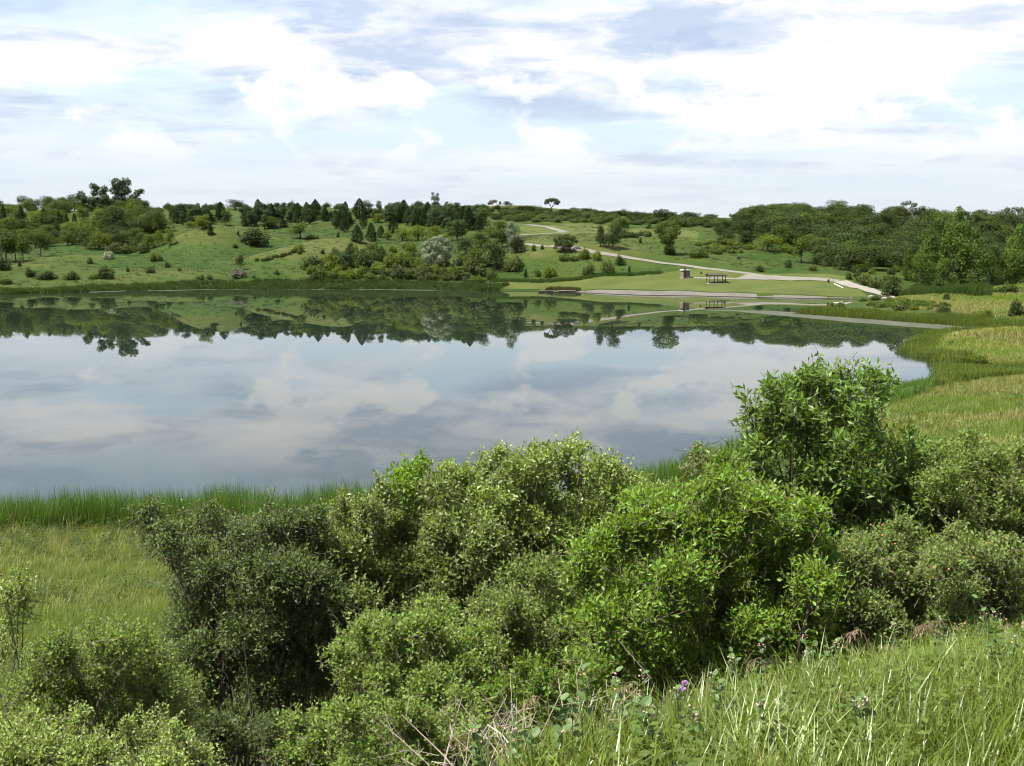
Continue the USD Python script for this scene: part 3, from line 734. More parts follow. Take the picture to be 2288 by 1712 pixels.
add_kinds("silvershrub", lambda s: shrub_shape(s), ["silver_leaves"], [38], (2.4, 4.0), "bark")
add_kinds("brownshrub", lambda s: shrub_shape(s), ["brown_leaves"], [39], (2.4, 4.0), "bark")
add_kinds("cottonwood", lambda s: tall_tree(s), ["cottonwood_leaves"], [41, 42, 43], (20, 9))
plants = []
ZOOM = {"1": (0, 380, 2.8727), "2": (600, 400, 2.8727), "3": (1100, 420, 3.6867), "4": (1600, 420, 3.2151), "5": (1400, 540, 3.6867), "0": (0, 0, 1.0)}


def zp(z, x, y):
    a = ZOOM[z]; return a[0] + x / a[2], a[1] + y / a[2]


def plant(name, kindname, pos, h, w, label, cat, group=None, pick=None, flip=None):
    """One plant: an instance of its kind at a ground point, h metres tall and w metres wide."""
    ks = KINDS[kindname]; path, kh, kw = ks[(rng.integers(len(ks)) if pick is None else pick) % len(ks)]
    x = thing(name, label, cat, pos, rng.uniform(0, 2 * PI) if flip is None else flip, (w / kw, w / kw, h / kh), group)
    x.GetReferences().AddInternalReference(path); x.SetInstanceable(True)
    return x


def planted(z, x, base, w, h, kindname, name, label, cat, group=None, D=None, pick=None, flip=None, sink=0.0):
    px, py = zp(z, x, base); s = ZOOM[z][2]
    if kindname in ("broad", "darkbroad", "bright", "stemmed"):
        w, h = w * 1.18, h * 1.06
    elif kindname.endswith("shrub"):
        w, h = w * 1.12, h * 1.12
    p = hit(px, py, D) if D is None else at_d(px, py, D)
    if D is not None:
        p[2] = float(ground(p[0], p[1]))
        dy = ray(px, py); z_at = CAMZ + dy[2] / dy[1] * D
        h_m = h / s * D / FPX + max(0.0, z_at - p[2])      # its foot stands lower than the pixel: keep the top where it is seen
    else:
        h_m = h / s * p[1] / FPX
    return plant(name, kindname, p - [0, 0, sink], h_m, w / s * p[1] / FPX, label, cat, group, pick, flip)


def scatter(z, poly, n, kindname, hm, wm, name, label, cat, group, seed, spacing=0.0, sink=0.0, mind=0.0, pattern=None):
    """n plants of one sort, spread over a region of the ground given by its outline in the view."""
    r = np.random.default_rng(seed); P = Polygon([zp(z, *q) for q in poly]); x0, y0, x1, y1 = P.bounds
    made, tries = [], 0
    while len(made) < n and tries < n * 60:
        tries += 1
        q = (r.uniform(x0, x1), r.uniform(y0, y1))
        if not shapely.contains_xy(P, *q):
            continue
        p = hit(*q)
        if p[2] < 0.25 or p[1] < mind:
            continue
        if spacing and any((p[0] - m[0]) ** 2 + (p[1] - m[1]) ** 2 < spacing ** 2 for m in made):
            continue
        made.append(p)
        k = r.uniform(0.72, 1.25)
        kn = kindname if isinstance(kindname, str) else kindname[r.choice(len(kindname))]
        plant(name, kn, p - [0, 0, sink], hm * k * r.uniform(0.85, 1.15), wm * k * r.uniform(0.9, 1.2), label, cat, group)
    return made


# ------------------------------------------------------------------ far left: wooded slope
r_ = rng
G = "trees on the wooded slope at the far left"
scatter("1", [(-60, 215), (600, 225), (940, 265), (960, 300), (-60, 290)], 46, ["broad", "broad", "darkbroad"], 9, 10, "slope_tree", "green broadleaf tree high on the wooded slope at the far left", "tree", G, 101, 4)
scatter("1", [(-60, 290), (950, 300), (1120, 390), (960, 420), (700, 440), (400, 420), (-60, 380)], 52, ["broad", "darkbroad", "bright", "broad"], 9, 10.5, "slope_tree", "green broadleaf tree in the middle of the wooded slope at the far left", "tree", "trees in the middle of the wooded slope", 102, 4)
scatter("1", [(-60, 385), (300, 420), (640, 450), (960, 430), (970, 520), (680, 515), (330, 500), (-60, 520)], 38, ["broad", "darkbroad", "darkbroad"], 6.5, 9, "slope_tree", "green broadleaf tree at the foot of the wooded slope at the far left", "tree", "trees at the foot of the wooded slope", 103, 3.5)
for x, b, h in ((25, 372, 140), (138, 378, 150), (285, 400, 150), (380, 392, 130), (430, 385, 105), (480, 372, 95), (330, 360, 90), (60, 350, 90), (230, 350, 80)):
    planted("1", x, b, h * 0.42, h, "pine", "dark_spruce", "dark pointed spruce among the green trees at the far left", "spruce", "spruces among the trees at the far left")
for x, b, w, h, k, lab in ((530, 430, 125, 105, "bright", "bright green rounded tree in the middle of the far left wood"),
                           (640, 512, 120, 125, "bright", "bright yellowish green tree at the foot of the far left wood"),
                           (755, 432, 150, 185, "darkbroad", "large dark green tree below the two tall skyline trees"),
                           (850, 400, 120, 150, "broad", "green tree on the right flank of the far left wood"),
                           (1020, 492, 80, 112, "bright", "left of two slim bright green trees at the wood's right end"),
                           (1092, 486, 70, 100, "bright", "right of two slim bright green trees at the wood's right end"),
                           (262, 556, 95, 155, "stemmed", "single round tree with a thin trunk left of the grassy hummock")):
    planted("1", x, b, w, h, k, "slope_tree" if k != "stemmed" else "round_tree", lab, "tree")
for i, (x, b, w, h) in enumerate(((40, 592, 130, 215), (150, 600, 85, 190), (8, 582, 100, 195), (100, 585, 80, 180))):
    planted("1", x, b, w, h, "stemmed", "grove_tree", "slender trunked green tree in the small grove at the left edge", "tree", "small grove at the left edge")
for x, b, w, h, k, lab in ((920, 535, 85, 62, "darkshrub", "dark bush at the right foot of the far left wood"),
                           (760, 530, 170, 75, "shrub", "wide green bush at the foot of the far left wood, left one"),
                           (840, 532, 150, 65, "shrub", "wide green bush at the foot of the far left wood, right one"),
                           (702, 572, 85, 60, "silvershrub", "pale silvery bush below the far left wood"),
                           (575, 602, 55, 40, "darkshrub", "small dark bush on the grassy knoll below the far left wood"),
                           (1000, 585, 90, 55, "brightshrub", "bright bush left of the grassy hummock's foot"),
                           (195, 686, 85, 60, "darkshrub", "leftmost of the low round bushes above the left reeds"),
                           (305, 702, 135, 58, "darkshrub", "widest of the low round bushes above the left reeds"),
                           (462, 706, 100, 60, "darkshrub", "low dark bush right of the wide one above the left reeds"),
                           (682, 698, 135, 88, "darkshrub", "tallest dark bush above the left reeds"),
                           (600, 702, 90, 40, "shrub", "low bush touching the tallest dark bush above the left reeds"),
                           (20, 640, 130, 80, "darkshrub", "dark bush at the left edge under the small grove"),
                           (30, 735, 110, 45, "shrub", "low bush at the left edge above the reeds"),
                           (1290, 702, 62, 36, "shrub", "left of two small bushes above the far reeds"),
                           (1350, 702, 48, 34, "shrub", "right of two small bushes above the far reeds"),
                           (1525, 685, 115, 62, "brownshrub", "greyish brown bush at the foot of a small upright tree"),
                           (1775, 672, 42, 32, "darkshrub", "small dark bush on the bright green slope"),
                           (1630, 697, 28, 20, "darkshrub", "tiny dark bush on the bright green slope"),
                           (1640, 482, 215, 112, "darkshrub", "broad dark bush on the right of the grassy hummock"),
                           (2005, 442, 75, 35, "shrub", "low bush beside the round tree behind the hummock"),
                           (1510, 498, 48, 22, "darkshrub", "small dark bush on the front of the grassy hummock"),
                           (1918, 530, 75, 62, "brightshrub", "bright green bush in the valley right of the hummock"),
                           (1075, 628, 44, 44, "darkshrub", "small dark bush in the meadow below the hummock"),
                           (960, 662, 80, 50, "shrub", "low green bush in the meadow left of the hummock"),
                           (1150, 650, 40, 25, "shrub", "tiny green bush in the meadow below the hummock")):
    planted("1", x, b, w, h, k, "bush", lab, "bush")
planted("1", 1350, 418, 45, 75, "pine", "small_pine", "small dark pine standing alone on top of the grassy hummock", "pine")
planted("1", 1542, 645, 68, 105, "stemmed", "small_tree", "small upright tree above the far reeds left of the bright slope", "tree")
planted("1", 1928, 442, 122, 100, "stemmed", "round_tree", "round tree on a short trunk behind the grassy hummock", "tree")
for x, b in ((820, 655), (128, 618), (1530, 422), (2170, 432)):
    planted("1", x, b, 26, 36, "darkshrub", "sapling", "tiny dark sapling dotted on the far left grass", "sapling", "saplings on the far left grass")
rr_ = np.random.default_rng(5)
for i in range(11):
    t = i / 10
    planted("1", 1660 + 250 * t + rr_.normal() * 8, 590 - 55 * t + rr_.normal() * 4, rr_.uniform(30, 55), rr_.uniform(22, 36), "shrub", "valley_shrub", "low shrub in the line along the valley behind the bright slope", "shrub", "shrubs in the valley line")

# pine belt on the ridge
PG = "pines of the dark belt on the ridge"
PL = "dark green pine in the belt along the ridge left of centre"
scatter("1", [(1080, 325), (1200, 375), (1500, 380), (1490, 320), (1300, 300), (1100, 300)], 30, ["pine", "pineround", "pineround", "pineround", "darkbroad"], 8.0, 5.6, "ridge_pine", "dark green pine in the leftmost block of the ridge belt above the hummock", "pine", "pines of the leftmost block of the ridge belt", 111, 2.5, mind=545)
scatter("1", [(1540, 300), (1560, 375), (1700, 380), (1800, 350), (2000, 350), (2095, 340), (2090, 295), (1800, 285)], 60, ["pine", "pine", "pineround", "pineround", "pineround", "darkbroad"], 8.2, 5.6, "ridge_pine", "dark green pine in the long middle block of the ridge belt behind the round tree", "pine", "pines of the long middle block of the ridge belt", 112, 2.5)
scatter("2", [(395, 260), (420, 320), (520, 320), (520, 260)], 14, ["pine", "pineround", "pineround"], 7.8, 5.0, "ridge_pine", "dark green pine in the small block just right of the gap in the ridge belt", "pine", "pines of the small block right of the gap", 113, 2.5)
scatter("2", [(530, 240), (540, 265), (700, 262), (860, 300), (1060, 320), (1280, 340), (1380, 340), (1380, 285), (1000, 245), (930, 225), (700, 225)], 86, ["pine", "pineround", "pineround", "pineround", "darkbroad"], 8.2, 5.6, "ridge_pine", "dark green pine in the rightmost block of the ridge belt above the shrubby bank", "pine", "pines of the rightmost block of the ridge belt", 114, 2.5)
for x, b, w, h, lab in ((570, 405, 92, 108, "leftmost dark pine of the small group on the bare slope"), (660, 402, 80, 118, "middle dark pine of the small group on the bare slope"), (722, 378, 62, 78, "rightmost dark pine of the small group on the bare slope"),
                        (490, 342, 72, 100, "dark pine standing in front of the ridge belt"), (608, 315, 60, 105, "dark pine just behind the small group on the bare slope"), (800, 348, 88, 85, "dark bushy pine right of the small group on the bare slope")):
    planted("2", x, b, w, h, "pine", "slope_pine", lab, "pine")
planted("1", 1300, 382, 112, 92, "bright", "slope_tree", "yellowish green round tree in front of the left end of the pine belt", "tree")
planted("1", 1222, 372, 60, 45, "bright", "slope_tree", "small yellowish tree at the left foot of the pine belt", "tree")
planted("1", 1740, 372, 110, 70, "broad", "slope_tree", "rounded green tree in front of the middle of the pine belt", "tree")
planted("1", 1820, 366, 60, 48, "pine", "small_pine", "small pine in front of the middle of the pine belt", "pine")
planted("2", 705, 280, 80, 60, "bright", "slope_tree", "bright tree in a gap of the pine belt", "tree")
scatter("1", [(980, 245), (1200, 235), (1480, 225), (1900, 235), (2200, 235), (2200, 255), (1500, 262), (1000, 270)], 46, ["darkbroad", "darkshrub", "darkshrub"], 3.2, 6.5, "skyline_tree", "small broadleaf tree on the skyline behind the pine belt", "tree", "small skyline trees behind the pine belt", 115, 3)
planted("1", 1510, 255, 110, 60, "darkbroad", "skyline_tree", "rounded dark tree rising above the pine belt on the skyline", "tree")

# ------------------------------------------------------------------ middle: shrubby bank with the silver trees
for x, b, w, h, k, nm, lab in ((860, 400, 110, 95, "bright", "bank_tree", "bright green tree at the left end of the yellow green clump"),
                               (960, 398, 130, 110, "bright", "bank_tree", "bright yellowish green tree in the middle of the yellow green clump"),
                               (1060, 400, 130, 98, "bright", "bank_tree", "yellow green tree just behind the large silver tree"),
                               (770, 392, 62, 62, "bright", "bank_tree", "small bright tree beside the pines on the bare slope"),
                               (1130, 430, 110, 80, "bright", "bank_tree", "yellow green tree right behind the silver tree's crown"),
                               (1210, 392, 155, 135, "darkbroad", "bank_tree", "large dark round tree above the shrubby bank"),
                               (1460, 372, 145, 105, "broad", "bank_tree", "green tree left of the narrow silver tree"),
                               (1365, 442, 135, 100, "broad", "bank_tree", "olive green tree between the dark round tree and the silver one"),
                               (1600, 472, 105, 92, "darkbroad", "bank_tree", "dark tree at the right foot of the narrow silver tree"),
                               (1500, 440, 110, 110, "darkbroad", "bank_tree", "dark green tree at the left foot of the narrow silver tree"),
                               (1460, 578, 185, 160, "darkbroad", "bank_tree", "big round dark green tree in front of the shrubby bank"),
                               (1340, 560, 150, 110, "broad", "bank_tree", "green tree left of the big round dark one on the bank"),
                               (1270, 492, 145, 105, "darkbroad", "bank_tree", "brownish dark tree right of the large silver tree"),
                               (1315, 622, 165, 125, "shrub", "bush", "large greyish green bush below the round trees of the bank"),
                               (1580, 592, 145, 105, "shrub", "bush", "green bush at the right end of the shrubby bank"),
                               (1220, 648, 95, 80, "darkshrub", "bush", "dark round bush above the end of the far reeds"),
                               (1340, 664, 115, 52, "shrub", "bush", "low bush at the very end of the far reeds"),
                               (280, 582, 165, 92, "darkshrub", "bush", "large dark bush at the left end of the shrubby bank"),
                               (400, 562, 135, 92, "brightshrub", "bush", "bright bush second from the bank's left end"),
                               (500, 572, 130, 105, "darkshrub", "bush", "dark bush third from the bank's left end"),
                               (620, 575, 150, 115, "darkshrub", "bush", "tall dark bush in the left half of the shrubby bank"),
                               (700, 482, 100, 55, "darkshrub", "bush", "dark bush on the crest of the shrubby bank"),
                               (780, 572, 135, 100, "brightshrub", "bush", "bright green bush in the middle of the shrubby bank"),
                               (350, 482, 40, 32, "darkshrub", "bush", "small dark bush on the slope above the bank's left end"),
                               (530, 447, 36, 42, "darkshrub", "bush", "lone small bush on the bare slope above the bank"),
                               (310, 652, 135, 52, "darkshrub", "bush", "leftmost low bush just above the far reeds under the bank"),
                               (850, 545, 110, 80, "brightshrub", "bush", "bright bush left of the large silver tree")):
    planted("2", x, b, w, h, k, nm, lab, "tree" if nm.endswith("tree") else "bush")
scatter("2", [(240, 560), (430, 500), (690, 430), (1000, 440), (1200, 520), (1420, 540), (1440, 655), (1000, 650), (270, 645)], 85, ["shrub", "shrub", "darkshrub", "brightshrub"], 3.4, 5.2, "bank_shrub", "green shrub in the thicket covering the lakeside bank", "shrub", "thicket on the lakeside bank", 121, 2.2)
scatter("2", [(400, 640), (420, 610), (700, 615), (1100, 630), (1400, 640), (1400, 665), (700, 655)], 26, ["shrub", "shrub", "silvershrub"][:2], 2.6, 4.2, "bank_shrub", "low grey green shrub in the row just above the far reeds", "shrub", "row of shrubs above the far reeds", 122, 2.2)

# the silver trees
def silver(seed, lobes, n, leaf, trunk_tops, h):
    r = np.random.default_rng(seed); return lobes_foliage(r, lobes, n, leaf, 0.3), branches(r, h, 0.028 * h, trunk_tops, 0.2, 0.2)


px_, py_ = zp("2", 1085, 592); p_ = hit(px_, py_); k_ = p_[1] / FPX / 2.8727
r = np.random.default_rng(9)
lob = [((x - 1085) * k_, r.uniform(-1.2, 1.2), (592 - y) * k_, s * k_, s * k_, s * k_ * 0.85) for x, y, s in
       ((1010, 425, 24), (1040, 405, 24), (1070, 392, 26), (1105, 385, 26), (1140, 405, 28), (1165, 440, 28), (1000, 470, 30), (1035, 450, 34), (1085, 430, 36), (1130, 460, 36), (1070, 480, 38), (1020, 510, 34), (1110, 515, 36), (1060, 540, 34), (1150, 500, 26))]
st_ = thing("silver_tree", "large pale silvery tree in the middle of the shrubby bank", "tree", p_)
f_, t_ = silver(51, lob, 6000, 0.42, [l[:3] for l in lob[:9]], 230 * k_)
part(st_, "crown", f_, "silver_leaves"); part(st_, "trunk", t_, "bark")
px_, py_ = zp("2", 1590, 472); p_ = hit(px_, py_); k_ = p_[1] / FPX / 2.8727
lob = [((x - 1590) * k_, r.uniform(-0.8, 0.8), (472 - y) * k_, s * k_, s * k_, s * k_ * 1.2) for x, y, s in
       ((1545, 300, 20), (1560, 290, 18), (1570, 330, 26), (1540, 345, 24), (1585, 370, 30), (1560, 390, 30), (1610, 400, 30), (1590, 430, 32), (1630, 440, 22), (1570, 440, 28))]
st_ = thing("silver_tree", "narrow leaning silvery tree at the right end of the bank beside the road", "tree", p_)
f_, t_ = silver(52, lob, 3600, 0.40, [l[:3] for l in lob[:7]], 180 * k_)
part(st_, "crown", f_, "silver_leaves"); part(st_, "trunk", t_, "bark")

# ------------------------------------------------------------------ ridge scrub in the middle and right
SG = "low scrub along the ridge behind the roads"
scatter("2", [(960, 180), (1400, 190), (1780, 205), (2200, 225), (2200, 280), (1700, 285), (1450, 275), (1050, 235)], 120, ["darkshrub", "darkshrub", "shrub"], 3.0, 8.5, "ridge_scrub", "low dark green scrub clump on the long ridge behind the looping road", "shrub", SG, 131, 3.0)
scatter("3", [(830, 215), (1300, 230), (1560, 240), (1900, 280), (1930, 320), (1750, 330), (1300, 315), (830, 300)], 70, ["darkshrub", "shrub", "darkshrub"], 3.2, 8.5, "ridge_scrub", "low green scrub clump on the ridge left of the oak hill", "shrub", "low scrub on the ridge left of the oak hill", 132, 3.0)
for z, x, b, w, h, lab in (("3", 760, 215, 130, 50, "broad dark clump on the skyline right of the lone elm"), ("3", 600, 222, 100, 45, "dark clump on the skyline beside the lone elm"), ("3", 1040, 225, 165, 36, "flat dark clump on the skyline in the middle of the right ridge"),
                           ("3", 1640, 270, 160, 66, "dark rounded clump on the skyline left of the windswept tree"), ("3", 1780, 275, 170, 62, "dark rounded clump nearest the windswept tree"), ("3", 290, 205, 230, 55, "long dark clump on the skyline left of the lone elm"),
                           ("2", 1010, 190, 90, 30, "low dark clump at the foot of the slim skyline tree"), ("2", 1205, 188, 70, 38, "small dark clump on the skyline right of the slim tree"), ("2", 1530, 172, 60, 30, "rounded clump left of the lone elm on the skyline")):
    planted(z, x, b, w, h, "darkbroad", "skyline_scrub", lab, "shrub")
for z, x, b, w, h, k, nm, lab in (("3", 890, 487, 88, 185, "darkbroad", "pair_tree", "left, thinner tree of the dark pair standing on the mown slope"),
                                  ("3", 992, 500, 135, 215, "darkbroad", "pair_tree", "right, fuller tree of the dark pair standing on the mown slope"),
                                  ("3", 1045, 335, 150, 90, "broad", "slope_tree", "rounded tree behind the dark pair"),
                                  ("3", 1105, 335, 80, 60, "broad", "slope_tree", "small rounded tree right behind the dark pair"),
                                  ("3", 1465, 552, 100, 80, "darkbroad", "bush", "dark leafy growth around the foot of the big leaning tree"),
                                  ("3", 1700, 572, 150, 95, "shrub", "bush", "round bush on the slope right of the big leaning tree"),
                                  ("3", 1220, 455, 28, 52, "darkshrub", "bush", "tiny upright bush between the dark pair and the leaning tree"),
                                  ("3", 1052, 640, 92, 88, "darkshrub", "bush", "round dark bush on the bank below the road"),
                                  ("3", 1128, 706, 30, 68, "darkshrub", "bush", "small upright bush at the lawn's upper edge"),
                                  ("3", 800, 722, 125, 110, "shrub", "bush", "left of two big bushes at the corner of the lawn"),
                                  ("3", 940, 704, 155, 112, "shrub", "bush", "right of two big bushes at the corner of the lawn"),
                                  ("3", 620, 602, 165, 78, "shrub", "bush", "spreading bush under the round tree on the grassy bank"),
                                  ("3", 760, 590, 130, 100, "brightshrub", "bush", "light bush right under the round tree on the grassy bank"),
                                  ("3", 860, 600, 100, 90, "brightshrub", "bush", "light bush farthest right under the round tree on the bank"),
                                  ("3", 470, 735, 130, 100, "brightshrub", "bush", "yellowish bush in the tall grass above the dock"),
                                  ("3", 370, 730, 80, 60, "shrub", "bush", "smaller bush in the tall grass above the dock"),
                                  ("3", 200, 660, 140, 90, "shrub", "bush", "bush in the tall grass at the end of the thicket"),
                                  ("3", 275, 740, 35, 85, "darkshrub", "bush", "slender dark bush in the tall grass above the lawn"),
                                  ("3", 410, 510, 36, 45, "darkshrub", "bush", "tiny round bush at the road's lower edge"),
                                  ("3", 345, 520, 45, 60, "shrub", "bush", "tiny bush below the road near the narrow silver tree"),
                                  ("5", 1090, 245, 95, 52, "darkshrub", "bush", "dark bush just above the parking area"),
                                  ("5", 1330, 215, 75, 70, "darkshrub", "bush", "dark bush on the slope above the parking area"),
                                  ("5", 1540, 240, 90, 60, "shrub", "bush", "bush under the trees above the parking area"),
                                  ("5", 1565, 190, 80, 75, "darkbroad", "bush", "dark bush below the small tree at the edge of the oak hill"),
                                  ("5", 925, 145, 40, 30, "brownshrub", "bush", "tiny dry bush on the slope above the road"),
                                  ("5", 615, 268, 18, 22, "darkshrub", "bush", "tiny dark bush on the lawn between hut and road"),
                                  ("4", 370, 452, 175, 132, "bright", "edge_tree", "wide bright green tree at the left foot of the oak hill"),
                                  ("4", 610, 538, 128, 180, "stemmed", "edge_tree", "small tree on a visible trunk at the foot of the oak hill"),
                                  ("4", 765, 512, 155, 145, "broad", "edge_tree", "bushy green tree right of the trunked one at the oak hill"),
                                  ("4", 840, 532, 95, 120, "bright", "edge_tree", "bright slim tree at the foot of the oak hill"),
                                  ("4", 1020, 602, 140, 95, "bright", "edge_tree", "bright yellow green low tree near the boat ramp"),
                                  ("4", 505, 465, 110, 70, "brightshrub", "bush", "bright bush at the foot of the oak hill"),
                                  ("4", 1062, 702, 120, 82, "shrub", "bush", "left bush beside the boat ramp"), ("4", 1150, 722, 135, 92, "shrub", "bush", "middle bush beside the boat ramp"),
                                  ("4", 1265, 775, 185, 125, "darkshrub", "bush", "largest dark bush beside the end of the boat ramp"), ("4", 955, 662, 62, 60, "shrub", "bush", "small bush beside the top of the boat ramp"),
                                  ("4", 1657, 812, 58, 60, "darkshrub", "bush", "lone round bush on the crest of the right meadow"),
                                  ("4", 2155, 928, 135, 130, "darkshrub", "bush", "round dark bush at the right edge of the right meadow"),
                                  ("4", 1640, 922, 115, 78, "darkshrub", "bush", "dark bush behind the right reed bed"),
                                  ("4", 1345, 865, 165, 72, "shrub", "bush", "wide bush behind the right reed bed"),
                                  ("4", 1940, 932, 160, 62, "brightshrub", "bush", "yellowish low bush behind the right end of the reed bed"),
                                  ("4", 1180, 800, 130, 35, "shrub", "bush", "low bush covering the stones at the ramp's end"),
                                  ("4", 2110, 752, 240, 65, "shrub", "bush", "long green bush on the crest of the right meadow at the edge"),
                                  ("4", 1780, 1258, 105, 62, "brightshrub", "bush", "left bright bush at the waterline of the little grassy point"),
                                  ("4", 1890, 1264, 115, 72, "brightshrub", "bush", "right bright bush at the waterline of the little grassy point"),
                                  ("4", 1690, 1130, 60, 40, "shrub", "bush", "small bush on top of the little grassy point")):
    planted(z, x, b, w, h, k, nm, lab, "tree" if nm.endswith("tree") else "bush")
scatter("3", [(1745, 540), (1700, 470), (1900, 425), (2150, 475), (2150, 540), (1900, 548)], 36, ["shrub", "brightshrub", "shrub"], 2.0, 4.2, "slope_shrub", "low yellowish green shrub in the patch left of the oak hill", "shrub", "patch of low shrubs left of the oak hill", 141, 2.0)
scatter("3", [(1060, 415), (1060, 380), (1320, 385), (1320, 420)], 12, ["shrub", "darkshrub"], 2.2, 4.0, "slope_shrub", "low shrub in the band between the dark pair and the leaning tree", "shrub", "band of low shrubs behind the mown slope", 142, 2.0)
scatter("4", [(930, 600), (1330, 600), (1350, 760), (1180, 720), (1030, 680)], 16, ["shrub", "darkshrub", "brightshrub"], 2.4, 4.0, "ramp_shrub", "shrub in the thicket right of the boat ramp", "shrub", "thicket beside the boat ramp", 143, 2.0)
scatter("4", [(720, 855), (1080, 805), (1600, 830), (1700, 900), (1050, 872)], 34, ["shrub", "shrub", "brightshrub"], 1.5, 3.0, "shore_shrub", "low shrub in the belt between the right reed bed and the creek", "shrub", "belt of shrubs behind the right reed bed", 144, 1.5)

# oak hill on the right
OG, OL = "oaks of the wooded hill on the right", "dark green oak in the dense wood covering the hill on the right"
scatter("4", [(190, 215), (420, 180), (700, 178), (1020, 190), (1060, 250), (700, 290), (180, 300)], 80, ["oak", "oak", "oak", "broad"], 7.6, 10, "hill_oak", "dark green oak along the crest of the wooded hill on the right", "oak", "oaks along the crest of the wooded hill", 151, 3.4)
scatter("4", [(130, 300), (700, 290), (1060, 250), (1500, 260), (2240, 280), (2240, 420), (1400, 430), (900, 440), (500, 420), (260, 400)], 130, ["oak", "oak", "oak", "oak", "broad"], 8.2, 10.5, "hill_oak", "dark green oak halfway up the wooded hill on the right", "oak", "oaks halfway up the wooded hill", 152, 3.6)
scatter("4", [(640, 440), (900, 440), (1400, 430), (1400, 590), (1200, 590), (1000, 590), (880, 600), (800, 560)], 52, ["oak", "oak", "broad"], 7.6, 9.6, "hill_oak", "dark green oak at the foot of the wooded hill above the boat ramp", "oak", "oaks at the foot of the wooded hill", 153, 3.4)
scatter("4", [(1400, 430), (2240, 420), (2240, 640), (1420, 620)], 36, "oak", 8.0, 10, "hill_oak", "dark green oak behind the tall cottonwood grove at the right", "oak", "oaks behind the cottonwood grove", 154, 3.6)
scatter("4", [(-40, 330), (140, 270), (250, 290), (230, 410), (100, 380)], 16, ["oak", "darkbroad"], 5.5, 6.5, "hill_tree", "green tree at the left end of the wooded hill", "tree", "trees at the left end of the wooded hill", 155, 3.0)
for x, b, w, h, D, lab in ((1480, 720, 190, 300, 332, "shorter cottonwood at the left end of the tall grove by the creek"), (1570, 722, 250, 520, 338, "tall cottonwood at the left of the grove by the creek"),
                           (1710, 722, 260, 585, 335, "tallest cottonwood in the middle of the grove by the creek"), (1850, 722, 230, 440, 331, "cottonwood with a lighter crown right of the tallest one"),
                           (1640, 724, 170, 230, 328, "young cottonwood standing in front of the tall grove"), (1985, 724, 170, 330, 333, "shorter cottonwood right of the tall grove"),
                           (2150, 716, 230, 440, 336, "big cottonwood at the right edge of the picture"), (2270, 716, 230, 400, 340, "cottonwood cut by the right edge of the picture"), (1380, 690, 150, 230, 345, "low cottonwood left of the tall grove by the creek"),
                           (2060, 722, 150, 240, 338, "low cottonwood between the grove and the right edge")):
    planted("4", x, b, w, h, "cottonwood", "cottonwood", lab, "tree", D=D)
planted("3", 1290, 335, 60, 40, "broad", "slope_tree", "small green tree left behind the big leaning tree", "tree")


# ------------------------------------------------------------------ single trees of their own shape
def own_tree(name, label, z, base, lobes, n, leaf, mat, limbs, r0=0.3, D=None, tmat="bark", depth=0.6, seed=1, cat="tree", shell=0.5):
    """A tree from lobes (x, y, radius[, height factor]) and limbs (polylines) in zoom coordinates, with real depth."""
    px, py = zp(z, *base); p = hit(px, py) if D is None else at_d(px, py, D)
    if D is not None:
        p[2] = float(ground(p[0], p[1]))
    k = p[1] / FPX / ZOOM[z][2]; r = np.random.default_rng(seed)
    top = max(1e-6, base[1] - min(l[1] for l in lobes)); zb = at_d(px, py, p[1])[2] - p[2]
    L = []
    for l in lobes:
        s = l[2] * k; L.append(((l[0] - base[0]) * k, r.uniform(-1, 1) * depth * s * 1.6, (base[1] - l[1]) * k + zb, s, s, s * (l[3] if len(l) > 3 else 0.9)))
    t = thing(name, label, cat, p)
    part(t, "crown", lobes_foliage(r, L, int(n * 1.8), leaf, 0.2, shell), mat)
    tp = []
    for limb, ra, rb in limbs:
        q = np.array([((x - base[0]) * k, r.uniform(-1, 1) * 0.25 * i, (base[1] - y) * k + zb) for i, (x, y) in enumerate(limb)]); q[0, 2] -= zb + 0.4 if limb[0][1] >= base[1] - 2 else 0
        tp.append(tube(q, np.linspace(ra, rb, len(q)), 6))
    part(t, "trunk", joined(tp), tmat)
    return t


own_tree("skyline_tree", "taller, dense topped of the two big dark trees on the far left skyline", "1", (780, 300),
         [(760, 90, 38), (810, 85, 36), (780, 130, 52), (735, 135, 30), (820, 140, 32), (760, 180, 42), (880, 150, 26), (905, 140, 20), (870, 180, 30), (850, 210, 32), (790, 215, 36), (740, 200, 28), (720, 240, 24), (860, 235, 22), (745, 260, 26), (810, 255, 22)],
         2500, 1.05, "skyline_leaves", [([(780, 300), (778, 240), (780, 150)], 0.7, 0.2), ([(779, 270), (830, 220), (880, 160)], 0.35, 0.12), ([(779, 250), (745, 190)], 0.3, 0.1)], D=705, seed=61)
own_tree("skyline_tree", "gappy, shorter of the two big dark trees on the far left skyline", "1", (615, 300),
         [(605, 110, 24), (625, 120, 22), (610, 150, 26), (680, 130, 28), (660, 160, 28), (520, 160, 26), (540, 185, 26), (505, 175, 16), (550, 215, 24), (600, 200, 28), (640, 200, 30), (690, 180, 24), (600, 240, 28), (650, 240, 26), (575, 230, 18), (700, 215, 20)],
         2000, 1.0, "skyline_leaves", [([(615, 300), (610, 230), (606, 130)], 0.6, 0.15), ([(613, 270), (560, 220), (525, 170)], 0.3, 0.1), ([(612, 250), (660, 190), (680, 140)], 0.3, 0.1)], D=700, seed=62)
